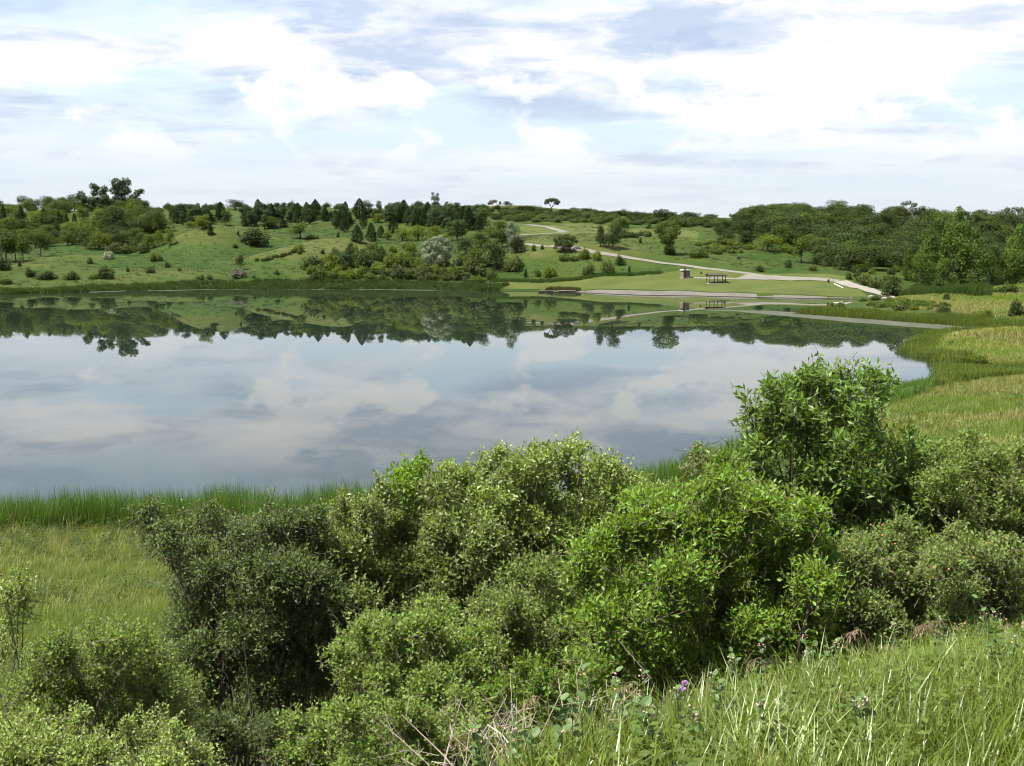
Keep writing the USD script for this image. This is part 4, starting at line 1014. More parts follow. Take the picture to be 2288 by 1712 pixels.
own_tree("elm_tree", "lone umbrella shaped tree on the bare skyline", "3", (488, 205),
         [(450, 108, 18, 0.8), (475, 100, 20, 0.7), (500, 98, 20, 0.7), (525, 104, 20, 0.8), (545, 118, 14, 0.9), (440, 122, 12, 1), (488, 106, 22, 0.7), (458, 125, 13), (520, 125, 15), (537, 134, 11), (436, 135, 7)],
         800, 0.62, "skyline_leaves", [([(488, 205), (488, 165)], 0.42, 0.34), ([(488, 168), (470, 140), (452, 112)], 0.26, 0.08), ([(488, 168), (500, 140), (512, 108)], 0.26, 0.08), ([(494, 155), (522, 142), (543, 122)], 0.18, 0.05), ([(478, 150), (486, 120)], 0.15, 0.05)], tmat="dark_bark", seed=63)
own_tree("slim_tree", "slim ragged tree standing up on the skyline left of the lone elm", "2", (1072, 190),
         [(1055, 98, 11, 1.2), (1085, 105, 11, 1.3), (1070, 125, 17, 1.1), (1052, 125, 11, 1.2), (1088, 130, 12, 1.2), (1078, 155, 18), (1060, 160, 16), (1090, 165, 14), (1068, 178, 18)],
         800, 0.6, "dark_leaves", [([(1072, 190), (1070, 150), (1068, 105)], 0.3, 0.08)], seed=64)
own_tree("small_skyline_tree", "thin pale small tree just right of the slim skyline tree", "2", (1140, 186), [(1142, 155, 9), (1135, 165, 7), (1150, 150, 5)], 90, 0.6, "olive_leaves", [([(1140, 186), (1142, 155)], 0.15, 0.05)], seed=65)
own_tree("skyline_bush", "greyish tree with two tops on the skyline left of the lone elm", "2", (1440, 172), [(1430, 150, 18), (1455, 145, 14), (1415, 160, 10), (1485, 155, 10, 1.3)], 320, 0.6, "olive_leaves", [([(1440, 172), (1440, 150)], 0.2, 0.08)], seed=66)
own_tree("block_tree", "dark block shaped tree on the skyline of the right ridge", "3", (1400, 282),
         [(1345, 205, 26, 1), (1385, 200, 28, 0.9), (1430, 202, 30, 0.9), (1470, 218, 22), (1350, 240, 28), (1400, 240, 36), (1450, 240, 32), (1485, 232, 12), (1400, 262, 34, 0.7)],
         1200, 0.62, "dark_leaves", [([(1400, 282), (1400, 220)], 0.4, 0.15)], tmat="dark_bark", seed=67)
own_tree("leaning_tree", "big leaning tree with a wide top and a narrow waist above the road", "3", (1460, 552),
         [(1370, 320, 36), (1420, 305, 36), (1475, 310, 38), (1520, 330, 34), (1360, 360, 32), (1410, 360, 44), (1470, 360, 46), (1525, 370, 28), (1390, 400, 34), (1440, 410, 44), (1490, 405, 34), (1410, 440, 32), (1450, 455, 36), (1480, 450, 26), (1440, 490, 32), (1470, 500, 30), (1430, 520, 24), (1470, 530, 32), (1490, 540, 20)],
         3200, 0.40, "mid_leaves", [([(1460, 552), (1450, 480), (1440, 390)], 0.35, 0.15), ([(1450, 450), (1490, 380), (1520, 330)], 0.2, 0.06), ([(1446, 430), (1400, 370), (1370, 330)], 0.2, 0.06)], tmat="dark_bark", seed=68)
own_tree("windswept_tree", "small windswept tree on the skyline at the left end of the oak hill", "3", (1985, 285), [(1965, 232, 16, 0.7), (1990, 225, 18, 0.7), (2015, 215, 14, 0.6), (1985, 248, 17, 0.7), (2000, 240, 12), (1960, 220, 8)], 340, 0.5, "skyline_leaves",
         [([(1985, 285), (1988, 240), (2005, 220)], 0.2, 0.06), ([(1986, 262), (1968, 232)], 0.12, 0.05)], tmat="dark_bark", seed=69)
own_tree("bank_round_tree", "round dark bushy tree with dark stems on the grassy bank below the road", "3", (588, 532),
         [(520, 430, 26), (560, 415, 32), (610, 410, 34), (660, 420, 30), (690, 440, 20), (540, 465, 32), (590, 455, 40), (640, 460, 36), (520, 490, 18), (580, 495, 28), (625, 490, 24)],
         1700, 0.38, "dark_leaves", [([(588, 532), (575, 490), (555, 430)], 0.2, 0.06), ([(588, 530), (605, 480), (630, 430)], 0.2, 0.06), ([(592, 532), (640, 500), (670, 445)], 0.16, 0.05), ([(580, 532), (530, 500), (520, 450)], 0.14, 0.05)], tmat="dark_bark", seed=70)
own_tree("airy_tree", "airy pale tree rising above the oak hill on the right skyline", "4", (1365, 270),
         [(1300, 150, 26, 0.7), (1345, 120, 26, 0.7), (1385, 110, 24, 0.7), (1420, 125, 26, 0.7), (1465, 150, 28, 0.7), (1280, 175, 24, 0.7), (1340, 160, 30, 0.7), (1400, 155, 30, 0.7), (1440, 180, 28, 0.7), (1320, 190, 22, 0.7), (1490, 165, 14), (1370, 185, 20)],
         900, 0.55, "olive_leaves", [([(1365, 270), (1352, 210), (1345, 130)], 0.4, 0.1), ([(1355, 220), (1395, 170), (1420, 130)], 0.25, 0.06), ([(1355, 215), (1310, 175), (1290, 155)], 0.2, 0.05), ([(1375, 195), (1440, 170), (1470, 150)], 0.2, 0.05)], D=470, seed=71, depth=0.8)
own_tree("airy_tree", "airy tree above the wood behind the tall cottonwood grove", "4", (1850, 300), [(1800, 190, 22), (1850, 200, 24), (1890, 215, 22), (1920, 225, 16), (1820, 215, 22), (1870, 235, 24), (1780, 175, 12)], 600, 0.55, "olive_leaves", [([(1850, 300), (1850, 200)], 0.35, 0.1), ([(1850, 260), (1900, 215)], 0.2, 0.06)], D=470, seed=72)
own_tree("airy_tree", "airy tree on the skyline at the right edge above the wood", "4", (2130, 320), [(2085, 165, 26), (2130, 160, 26), (2170, 165, 28), (2050, 200, 24), (2110, 205, 34), (2170, 210, 36), (2020, 215, 16), (2210, 180, 26)], 900, 0.55, "olive_leaves", [([(2130, 320), (2120, 230), (2100, 165)], 0.4, 0.1), ([(2125, 250), (2170, 175)], 0.25, 0.08), ([(2122, 260), (2060, 200)], 0.2, 0.06)], D=480, seed=73)
own_tree("airy_tree", "dark topped tree poking above the right end of the oak hill's crest", "4", (985, 215), [(970, 150, 22), (1000, 160, 22), (1020, 180, 18), (960, 175, 20), (990, 185, 24)], 420, 0.55, "dark_leaves", [([(985, 215), (988, 160)], 0.3, 0.1)], seed=74)

# ------------------------------------------------------------------ reeds and grass: what nobody could count
def ribbon(base, az, lean, L, Wd, curve=0.5, seg=3):
    """Grass blades: tapering ribbons that bend outward. All arguments are arrays of one length."""
    n = len(L); V = []
    for i in range(seg + 1):
        t = i / seg
        ang = lean + curve * t * t
        # integrate roughly along the bend
        out = L * (np.sin(lean) * t + np.sin(curve) * t * t * 0.55); up = L * t * np.cos(lean + curve * t * 0.55)
        c_ = base + np.c_[np.cos(az) * out, np.sin(az) * out, up]
        w_ = Wd * (1 - t) ** 0.6 * (0.75 + 0.25 * min(1, t * 4)) / 2 + 1e-5
        s_ = np.c_[-np.sin(az), np.cos(az), 0 * az] * w_[:, None]
        V += [c_ - s_, c_ + s_]
    V = np.stack(V, 1).reshape(-1, 3); m = 2 * (seg + 1)
    f = np.array([q for i in range(seg) for q in ((2 * i, 2 * i + 1, 2 * i + 3), (2 * i, 2 * i + 3, 2 * i + 2))])
    return V, (np.arange(n)[:, None, None] * m + f).reshape(-1, 3)


def tuft(seed, n, L, Wd, spread, lean=0.35, curve=0.6, seg=3):
    r = np.random.default_rng(seed); a = r.uniform(0, 2 * PI, n); q = spread * r.random(n) ** 0.5; b = r.uniform(0, 2 * PI, n)
    return ribbon(np.c_[q * np.cos(b), q * np.sin(b), np.full(n, -0.04)], a, np.abs(r.normal(0, lean, n)), L * r.uniform(0.55, 1.15, n), Wd * r.uniform(0.7, 1.2, n), np.abs(r.normal(curve, curve * 0.5, n)), seg)


def instancer(name, protos, P, scales, label, cat, seed=0, tilt=0.12, weights=None, patch=0.0, trend=None):
    r = np.random.default_rng(seed); n = len(P)
    pi = UsdGeom.PointInstancer.Define(stage, "/World/" + numbered(name))
    targets = []
    for VF, mat in protos:
        targets.append(part(pi.GetPrim(), "tuft", VF, mat).GetPath())
    pi.CreatePrototypesRel().SetTargets(targets)
    kx = r.random(n)
    if patch:      # kinds of grass grow in patches
        f = meshkit.fbm(np.c_[np.asarray(P)[:, :2] / patch, np.zeros(n)], 4, seed); f = np.argsort(np.argsort(f)) / n
        kx = np.clip(0.62 * f + 0.38 * kx + (0 if trend is None else trend), 0, 0.9999); kx = np.argsort(np.argsort(kx)) / n if trend is None else kx
    cw = np.cumsum(np.full(len(protos), 1 / len(protos)) if weights is None else weights)
    pi.CreateProtoIndicesAttr(Vt.IntArray.FromNumpy(np.minimum(np.searchsorted(cw, kx), len(protos) - 1).astype(np.int32)))
    pi.CreatePositionsAttr(Vt.Vec3fArray.FromNumpy(np.asarray(P, np.float32)))
    az = r.uniform(0, 2 * PI, n) / 2; ta = r.normal(0, tilt, (n, 2)) / 2
    q = np.c_[np.cos(az), ta[:, 0] * np.cos(az), ta[:, 1] * np.cos(az), np.sin(az)]; q /= np.linalg.norm(q, axis=1, keepdims=True)
    pi.CreateOrientationsAttr(Vt.QuathArray([Gf.Quath(float(a), float(b), float(c_), float(d_)) for a, b, c_, d_ in q]))
    pi.CreateScalesAttr(Vt.Vec3fArray.FromNumpy(np.asarray(scales, np.float32)))
    return tag(pi.GetPrim(), label, cat, kind="stuff")


def poly_px_to_xy(poly):
    return [hit(*q)[:2] for q in poly]


def fill(polyxy, n, seed, keep=None):
    P = Polygon(polyxy).buffer(0); r = np.random.default_rng(seed); x0, y0, x1, y1 = P.bounds
    out = np.zeros((0, 2))
    while len(out) < n:
        q = np.c_[r.uniform(x0, x1, 4 * n), r.uniform(y0, y1, 4 * n)]; q = q[shapely.contains_xy(P, q[:, 0], q[:, 1])]
        if keep is not None:
            q = q[keep(q)]
        out = np.vstack([out, q])
    out = out[:n]
    return np.c_[out, ground(out[:, 0], out[:, 1])]


def sc(n, seed, lo, hi, hlo=None, hhi=None):
    r = np.random.default_rng(seed); s = r.uniform(lo, hi, n); h = r.uniform(hlo or lo, hhi or hi, n); return np.c_[s, s, h]


def reed_proto(seed, n, L, Wd, spread, heads=0):
    r = np.random.default_rng(seed + 900)
    return tuft(seed, n, L, Wd, spread, 0.12, 0.22)


near_reeds = [(reed_proto(s, 16, 1.75, 0.030, 0.32), "reed_blades") for s in (201, 202, 203, 241, 242, 243)] + [(tuft(244, 12, 1.15, 0.030, 0.34, 0.3, 0.5), "dry_meadow_blades")]
far_reeds = [(reed_proto(s, 26, 1.9, 0.10, 0.8), "far_reed_blades") for s in (204, 205, 206)]
mid_reeds = [(reed_proto(s, 20, 1.6, 0.05, 0.6), "light_reed_blades") for s in (207, 208, 209)]


def shore_band(pxs, inner, outer, n, seed, protos, lo, hi, label, name="reed_bed", tilt=0.06):
    """Reeds in a band along a piece of the shore: outer metres on land, inner metres into the water."""
    L = LineString([at_z(x, y, 0.0)[:2] for x, y in pxs]).simplify(0.5)
    band = L.buffer(max(inner, outer), cap_style="flat")
    def keep(q):
        d_, _ = ring_tree.query(q); ins = shapely.contains_xy(lake, q[:, 0], q[:, 1])
        lim = np.where(ins, inner, outer) * (0.7 + 0.6 * meshkit.noise(np.c_[q / 6.0, 0 * q[:, 0]], seed))
        return d_ < lim
    P = fill(list(band.exterior.coords), n, seed, keep); P[:, 2] = np.maximum(P[:, 2], -0.25)
    s = sc(n, seed, 0.85, 1.15, lo, hi)
    s[:, 2] *= 0.45 + 1.0 * meshkit.fbm(np.c_[P[:, :2] / 3.0, 0 * P[:, 0]], 4, seed + 1)
    return instancer(name, protos, P, s, label, "reeds", seed, tilt)


shore_band([(-300, 1174.5), (0, 1168), (200, 1163), (400, 1158), (650, 1152), (900, 1140), (1100, 1128)], 2.4, 2.6, 1900, 301, near_reeds, 0.65, 1.1, "tall green reeds along the near shore at the left")
shore_band([(1300, 1105), (1500, 1068), (1640, 1018), (1700, 995), (1850, 940), (1985, 895), (2046, 868)], 1.6, 2.4, 1800, 302, near_reeds, 0.55, 0.9, "green reeds along the near shore behind the tall shrub")
shore_band([(2046, 868), (2130, 850), (2240, 846), (2310, 838)], 1.2, 2.2, 900, 303, mid_reeds, 0.45, 0.7, "pale green reeds around the little inlet at the right")
shore_band([(-250, 664), (60, 655), (200, 651.5), (330, 649), (500, 646), (760, 646), (900, 647), (1060, 648.5), (1112, 649.5)], 0.6, 9.0, 3600, 304, far_reeds, 0.55, 0.85, "dark green reed belt along the far left shore")
shore_band([(1782, 701), (1850, 706), (2000, 717), (2175, 731), (2290, 736), (2330, 742)], 0.8, 6.5, 2400, 305, mid_reeds, 0.7, 1.0, "green reed bed along the right shore below the meadow")
shore_band([(2200, 741), (2090, 747), (2040, 766), (2020, 787), (2060, 798), (2140, 815)], 0.8, 3.6, 1100, 306, mid_reeds, 0.5, 0.8, "light green reeds on the little grassy point at the right")
P = fill(poly_px_to_xy([(2010, 664), (2210, 664), (2215, 651), (2050, 650)]), 1500, 307)
instancer("reed_bed", far_reeds, P, sc(len(P), 307, 0.8, 1.1, 0.9, 1.2), "dark green reed strip at the foot of the cottonwood grove", "reeds", 307, 0.05)

# meadows
leafmat("hill_blades", [(0.0, (0.0140, 0.0276, 0.0034)), (0.6, (0.0243, 0.0397, 0.0049)), (1.0, (0.0405, 0.0485, 0.0084))], 0.7, 0.3, 0.2)
leafmat("hill_dry_blades", [(0.0, (0.0276, 0.0362, 0.0061)), (0.6, (0.0432, 0.0439, 0.0108)), (1.0, (0.0663, 0.0549, 0.0185))], 0.7, 0.3, 0.2)
leafmat("forb_leaves", tones(0.0405, 0.0735, 0.0105), 0.7, 0.3, 0.2)
leafmat("lush_blades", [(0.0, (0.0639, 0.1004, 0.0093)), (0.6, (0.1066, 0.1483, 0.0133)), (1.0, (0.1597, 0.1788, 0.0206))], 0.6, 0.4, 0.3)


def forb(seed, h=0.6, n=60):
    r = np.random.default_rng(seed); z = r.random(n); a = r.uniform(0, 2 * PI, n)
    C = np.c_[0.06 * r.normal(size=(n, 2)), h * (0.15 + 0.85 * z)]
    return blades(C, np.c_[np.cos(a), np.sin(a), 0.4 + 0 * a], np.array([0, 0, 1.0]) + 0.4 * r.normal(size=(n, 3)), r.uniform(0.05, 0.10, n), 0.03, 0.1)


meadow = [(tuft(212, 16, 0.40, 0.011, 0.17, 0.32, 0.6), "lush_blades"), (tuft(211, 16, 0.42, 0.011, 0.17, 0.32, 0.6), "meadow_blades"), (forb(219), "forb_leaves"), (tuft(213, 16, 0.45, 0.010, 0.17, 0.32, 0.6), "meadow_blades"), (tuft(214, 14, 0.55, 0.009, 0.16, 0.25, 0.5), "dry_meadow_blades"), (tuft(229, 12, 0.6, 0.008, 0.16, 0.25, 0.5), "dry_meadow_blades")]
P = fill([(-40, 50.5), (-26, 56), (-2, 56.5), (12, 60), (12, 34), (8, 24), (-3, 15), (-11, 19), (-26, 34)], 15000, 311)
instancer("meadow_grass", meadow, P, sc(len(P), 311, 0.9, 1.5, 0.6, 1.5), "tall yellowish grass on the slope between bushes and reeds at the left", "grass", 311, 0.14, [0.30, 0.27, 0.07, 0.15, 0.14, 0.07], 5.0, np.clip((P[:, 1] - 40) / 60, -0.25, 0.22))
rightm = [(tuft(s, 18, 0.5, 0.020, 0.30, 0.32, 0.6), m_) for s, m_ in ((216, "lush_blades"), (217, "meadow_blades"))] + [(tuft(s, 16, 0.6, 0.018, 0.30, 0.25, 0.5), "dry_meadow_blades") for s in (218,)]
P = fill([(14, 28), (18, 78), (36, 112), (66, 108), (62, 60), (38, 34), (16, 20)], 13000, 312)
instancer("meadow_grass", rightm, P, sc(len(P), 312, 0.9, 1.5, 0.7, 1.2), "yellow green grass on the sunny slope at the right", "grass", 312, 0.12, [0.4, 0.35, 0.25], 9.0)
farm = [(tuft(s, 18, 0.7, 0.07, 0.8, 0.4, 0.6, 2), m_) for s, m_ in ((221, "lush_blades"), (222, "meadow_blades"))] + [(tuft(s, 16, 0.6, 0.06, 0.7, 0.4, 0.6, 2), "dry_meadow_blades") for s in (223,)]
P = fill(poly_px_to_xy([(2030, 790), (2140, 812), (2300, 800), (2300, 735), (2080, 745)]), 2600, 313)
instancer("meadow_grass", farm, P, sc(len(P), 313, 0.7, 1.2, 0.7, 1.2), "grass on top of the little grassy point at the right", "grass", 313, 0.1, [0.4, 0.4, 0.2], 9.0)
P = fill([tuple(at_z(x, y, 0)[:2]) for x, y in ((2085, 814), (2330, 824), (2330, 846), (2085, 860))], 1100, 3133); P[:, 2] = np.maximum(P[:, 2], -0.3)
instancer("reed_bed", mid_reeds, P, sc(len(P), 3133, 0.8, 1.1, 0.3, 0.6), "low bright reeds choking the end of the little inlet at the right", "reeds", 3133, 0.08)
P = fill(poly_px_to_xy([(2130, 812), (2300, 796), (2300, 824), (2205, 817)]) , 700, 3132)
instancer("meadow_grass", farm, P, sc(len(P), 3132, 0.7, 1.1, 0.7, 1.1), "grass on the low lip of the little grassy point at the right edge", "grass", 3132, 0.1)
P = fill(poly_px_to_xy([(2190, 822), (2300, 828), (2300, 858), (2190, 850)]) , 900, 3131)
instancer("meadow_grass", rightm, P, sc(len(P), 3131, 0.9, 1.4, 0.6, 1.1), "bright grass around the end of the little inlet at the right edge", "grass", 3131, 0.1)
P = fill(poly_px_to_xy([(1950, 684), (2300, 722), (2300, 632), (2080, 652), (2000, 668)]), 6000, 314)
instancer("meadow_grass", farm, P, sc(len(P), 314, 0.7, 1.2, 0.7, 1.1), "pale grass on the right meadow behind the reed bed", "grass", 314, 0.1, [0.35, 0.35, 0.3], 14.0)
hills = [(tuft(s, 20, 0.8, 0.13, 1.2, 0.5, 0.6, 2), m_) for s, m_ in ((227, "hill_blades"), (224, "hill_blades"), (225, "hill_blades"), (226, "hill_dry_blades"))]
def off_lawn(q):
    return ~shapely.contains_xy(lake.buffer(6), q[:, 0], q[:, 1]) & ~shapely.contains_xy(MOWN, q[:, 0], q[:, 1])
MOWN = shapely.union_all([Polygon(list(map(tuple, lawn_bottom)) + list(map(tuple, lawn_top))[::-1]).buffer(1.0)] +
                         [LineString(px_line(L)).buffer(w_) for L, w_ in (([(1172, 545), (1240, 553), (1320, 563), (1420, 579), (1520, 593), (1600, 604), (1680, 613), (1740, 619), (1862, 629)], 9.0),
                                                                         ([(1150, 526), (1265, 520)], 8), ([(1150, 502), (1215, 507), (1268, 521), (1420, 520), (1560, 530)], 10), ([(1862, 629), (1990, 664)], 7))])
P = fill(poly_px_to_xy([(-150, 640), (560, 628), (1100, 632), (1300, 622), (1470, 610), (1640, 600), (1850, 607), (1850, 560), (1560, 510), (1300, 505), (1000, 490), (560, 490), (-150, 500)]), 9000, 315, off_lawn)
instancer("hill_grass", hills, P, sc(len(P), 315, 0.5, 1.1, 0.35, 0.9), "uncut grass and weeds covering the hills across the lake", "grass", 315, 0.1, [0.30, 0.24, 0.26, 0.20], 22.0)
edge = LineString(px_line([(1105, 629), (1200, 630), (1290, 626), (1350, 615), (1470, 612)]))
P = fill(list(edge.buffer(1.6).exterior.coords), 900, 316)
instancer("tall_grass_edge", far_reeds[:1], P, sc(len(P), 316, 0.5, 0.7, 0.4, 0.55), "line of tall uncut grass along the upper edge of the lawn", "grass", 316, 0.1)

# ------------------------------------------------------------------ small buildings and furniture across the lake
p = hit(1531, 621.5); k = p[1] / FPX
hut = thing("toilet_hut", "small brown hut with pale flat roof and black vent pipe on the lawn", "hut", p, math.radians(14))
W_, Dp, Hh = 2.25, 2.25, 2.35
part(hut, "floor_slab", box(-W_ / 2 - 0.3, W_ / 2 + 0.3, -Dp / 2 - 0.3, Dp / 2 + 0.3, -0.3, 0.14), "concrete")
for nm, b in (("front_wall", (-W_ / 2, W_ / 2, -Dp / 2, -Dp / 2 + 0.12)), ("back_wall", (-W_ / 2, W_ / 2, Dp / 2 - 0.12, Dp / 2)), ("side_wall", (-W_ / 2, -W_ / 2 + 0.12, -Dp / 2 + 0.12, Dp / 2 - 0.12)), ("side_wall", (W_ / 2 - 0.12, W_ / 2, -Dp / 2 + 0.12, Dp / 2 - 0.12))):
    part(hut, nm, box(*b, 0.14, Hh), "brown_boards")
part(hut, "roof", joined([box(-W_ / 2 - 0.22, W_ / 2 + 0.22, -Dp / 2 - 0.25, Dp / 2 + 0.25, Hh + 0.002, Hh + 0.34)]), "pale_roof")
dr = part(hut, "door", box(W_ / 2 + 0.002, W_ / 2 + 0.05, -0.45, 0.45, 0.16, 2.1), "dark_brown_wood"); part(dr, "handle", box(W_ / 2 + 0.052, W_ / 2 + 0.10, -0.38, -0.33, 1.0, 1.16), "black_pipe")
part(hut, "vent_pipe", tube([(-W_ / 2 + 0.40, -Dp / 2 - 0.22, 0.0), (-W_ / 2 + 0.40, -Dp / 2 - 0.22, 2.0), (-W_ / 2 + 0.40, -Dp / 2 - 0.22, 3.45)], 0.19, 10), "black_pipe")
part(hut, "screen_panel", box(-W_ / 2 + 0.1, -W_ / 2 + 0.62, -Dp / 2 - 0.06, -Dp / 2 - 0.002, 0.2, 2.2), "dark_brown_wood")

p = hit(1600, 633.5)
sh = thing("picnic_shelter", "open picnic shelter with dark low gable roof on six posts", "shelter", p, math.radians(8))
SW, SD, SH = 5.3, 3.2, 2.3
part(sh, "floor_slab", box(-SW / 2 - 0.3, SW / 2 + 0.6, -SD / 2 - 0.2, SD / 2 + 0.2, -0.35, 0.12), "concrete")
for sx in (-1, 0, 1):
    for sy in (-1, 1):
        part(sh, "post", box(sx * (SW / 2 - 0.12) - 0.09, sx * (SW / 2 - 0.12) + 0.09, sy * (SD / 2 - 0.1) - 0.09, sy * (SD / 2 - 0.1) + 0.09, 0.12, SH), "dark_brown_wood")
for sy in (-1, 1):
    part(sh, "beam", box(-SW / 2 - 0.1, SW / 2 + 0.1, sy * (SD / 2 - 0.1) - 0.07, sy * (SD / 2 - 0.1) + 0.07, SH, SH + 0.18), "dark_brown_wood")
    y0, y1 = sy * (SD / 2 + 0.35), 0.0
    V = np.array([(-SW / 2 - 0.35, y0, SH + 0.16), (SW / 2 + 0.35, y0, SH + 0.16), (SW / 2 + 0.35, y1, SH + 0.62), (-SW / 2 - 0.35, y1, SH + 0.62)])
    V = np.vstack([V, V + [0, 0, 0.09]])
    part(sh, "roof_panel", (V, np.array([(0, 1, 2), (0, 2, 3), (4, 6, 5), (4, 7, 6), (0, 5, 1), (0, 4, 5), (1, 6, 2), (1, 5, 6), (2, 7, 3), (2, 6, 7), (3, 4, 0), (3, 7, 4)])), "dark_brown_wood")
part(sh, "ridge_board", box(-SW / 2 - 0.36, SW / 2 + 0.36, -0.08, 0.08, SH + 0.715, SH + 0.76), "dark_brown_wood")
cs, sn_ = math.cos(math.radians(8)), math.sin(math.radians(8))
for i, (ox, nm_) in enumerate(((-1.35, "left picnic table under the open shelter's roof"), (1.35, "right picnic table under the open shelter's roof"))):
    t = thing("picnic_table", nm_, "table", p + [ox * cs, ox * sn_, 0.12], math.radians(8))
    for j in range(4):
        part(t, "top_plank", box(-0.9, 0.9, -0.38 + j * 0.195, -0.205 + j * 0.195, 0.72, 0.765), "weathered_wood")
    for sy in (-1, 1):
        part(t, "bench_plank", box(-0.9, 0.9, sy * 0.68 - 0.13, sy * 0.68 + 0.13, 0.43, 0.47), "weathered_wood")
        part(t, "frame", joined([tube([(sy * 0.65, -0.75, 0), (sy * 0.65, -0.2, 0.72)], 0.04, 4), tube([(sy * 0.65, 0.75, 0), (sy * 0.65, 0.2, 0.72)], 0.04, 4), box(sy * 0.65 - 0.03, sy * 0.65 + 0.03, -0.75, 0.75, 0.37, 0.425)]), "weathered_wood")
q = p + np.array([2.55 * cs, 2.55 * sn_ - 1.1, 0.12])
t = thing("waste_bin", "pale round bin at the right end of the picnic shelter", "bin", q)
part(t, "bin_body", tube([(0, 0, 0), (0, 0, 0.45), (0, 0, 0.85)], [0.27, 0.29, 0.30], 12), "concrete"); part(t, "lid", tube([(0, 0, 0.852), (0, 0, 0.93), (0, 0, 0.97)], [0.32, 0.28, 0.1], 12), "black_pipe")

# marker post, barrel and white log by the ramp
p = hit(1851, 632)
t = thing("barrel", "small black barrel on the lawn beside the top of the boat ramp", "barrel", p); part(t, "drum", tube([(0, 0, 0), (0, 0, 0.3), (0, 0, 0.6), (0, 0, 0.9)], [0.30, 0.34, 0.34, 0.30], 12), "black_pipe"); part(t, "rim", tube([(0, 0, 0.902), (0, 0, 0.93), (0, 0, 0.96)], [0.33, 0.33, 0.2], 12), "dark_brown_wood")
p = hit(1861, 631)
t = thing("marker_post", "thin grey marker post at the top of the boat ramp", "post", p); part(t, "post", box(-0.06, 0.06, -0.06, 0.06, -0.3, 1.35), "concrete"); part(t, "plate", box(-0.16, 0.16, -0.085, -0.062, 0.95, 1.3), "weathered_wood")
a, b = hit(1864, 636), hit(1884, 645)
top_mesh("white_log", tube([a + [0, 0, 0.15], (a + b) / 2 + [0, 0, 0.18], b + [0, 0, 0.15]], [0.16, 0.18, 0.15], 8), "white_paint", "long white log lying on the lawn beside the boat ramp", "log")
rs = np.random.default_rng(77)
for i, (x, y, s_, lab) in enumerate(((1948, 666, 0.9, "leftmost pale boulder at the foot of the boat ramp"), (1962, 668, 1.1, "largest pale boulder at the foot of the boat ramp"), (1978, 669, 0.8, "dark gapped boulder right of the largest one at the ramp"), (1992, 668.5, 1.0, "boulder at the right corner of the ramp's foot"))):
    m_ = trimesh.creation.icosphere(2, 1.0); v_ = m_.vertices * (1 + 0.5 * (meshkit.noise(m_.vertices * 1.7 + i * 7, 4) - 0.5))[:, None] * np.array([1.2, 0.9, 0.55]) * s_
    top_mesh("boulder", (v_ + hit(x, y) + [0, 0, 0.2 * s_], m_.faces), "stone", lab, "boulder")

# the old dock at the water's edge
p0 = at_z(1245, 653.5, 0.0)
dk = thing("wooden_dock", "old dark wooden dock on floats at the far shore below the lawn", "dock", p0, math.radians(3))
k = p0[1] / FPX
def dx(px): return (px - 1245) * k
for j in range(16):
    x = dx(1252) + j * 0.30
    part(dk, "deck_plank", box(x, x + 0.27, -1.0, 1.0, 0.42 + 0.012 * (j % 3), 0.50 + 0.012 * (j % 3)), "weathered_wood")
for sy in (-0.9, 0.9):
    part(dk, "bearer", box(dx(1250), dx(1286), sy - 0.08, sy + 0.08, 0.10, 0.418), "dark_brown_wood")
for j, x in enumerate((1204, 1222)):
    part(dk, "float", box(dx(x), dx(x + 13), -0.8, 0.8, -0.2, 0.42), "black_pipe")
for j in range(7):
    x = dx(1204) + j * 0.95
    part(dk, "walkway_plank", box(x, x + 0.88, -0.5, 0.5, 0.424, 0.48), "weathered_wood")
for x in (1204, 1238, 1250, 1284):
    part(dk, "rail_post", box(dx(x) - 0.05, dx(x) + 0.05, 0.84, 0.94, 0.1, 1.35), "dark_brown_wood")
part(dk, "hand_rail", box(dx(1204), dx(1285), 0.85, 0.93, 1.352, 1.42), "dark_brown_wood")
V = np.array([(dx(1236), -0.7, 0.12), (dx(1262), -0.7, 0.62), (dx(1262), 0.7, 0.62), (dx(1236), 0.7, 0.12)]); V = np.vstack([V, V + [0, 0, 0.07]]) + [0, -0.3, 0.05]
part(dk, "gangway", (V, np.array([(0, 2, 1), (0, 3, 2), (4, 5, 6), (4, 6, 7), (0, 1, 5), (0, 5, 4), (1, 2, 6), (1, 6, 5), (2, 3, 7), (2, 7, 6), (3, 0, 4), (3, 4, 7)])), "weathered_wood")
P = fill(list(LineString(px_line([(1230, 648), (1286, 649)])).buffer(1.5).exterior.coords), 260, 320)
instancer("dry_reeds", [(tuft(228, 22, 1.3, 0.05, 0.5, 0.2, 0.4), "hill_dry_blades")], P, sc(len(P), 320, 0.8, 1.1, 0.6, 1.0), "brownish dry reeds standing behind the old dock", "reeds", 320)

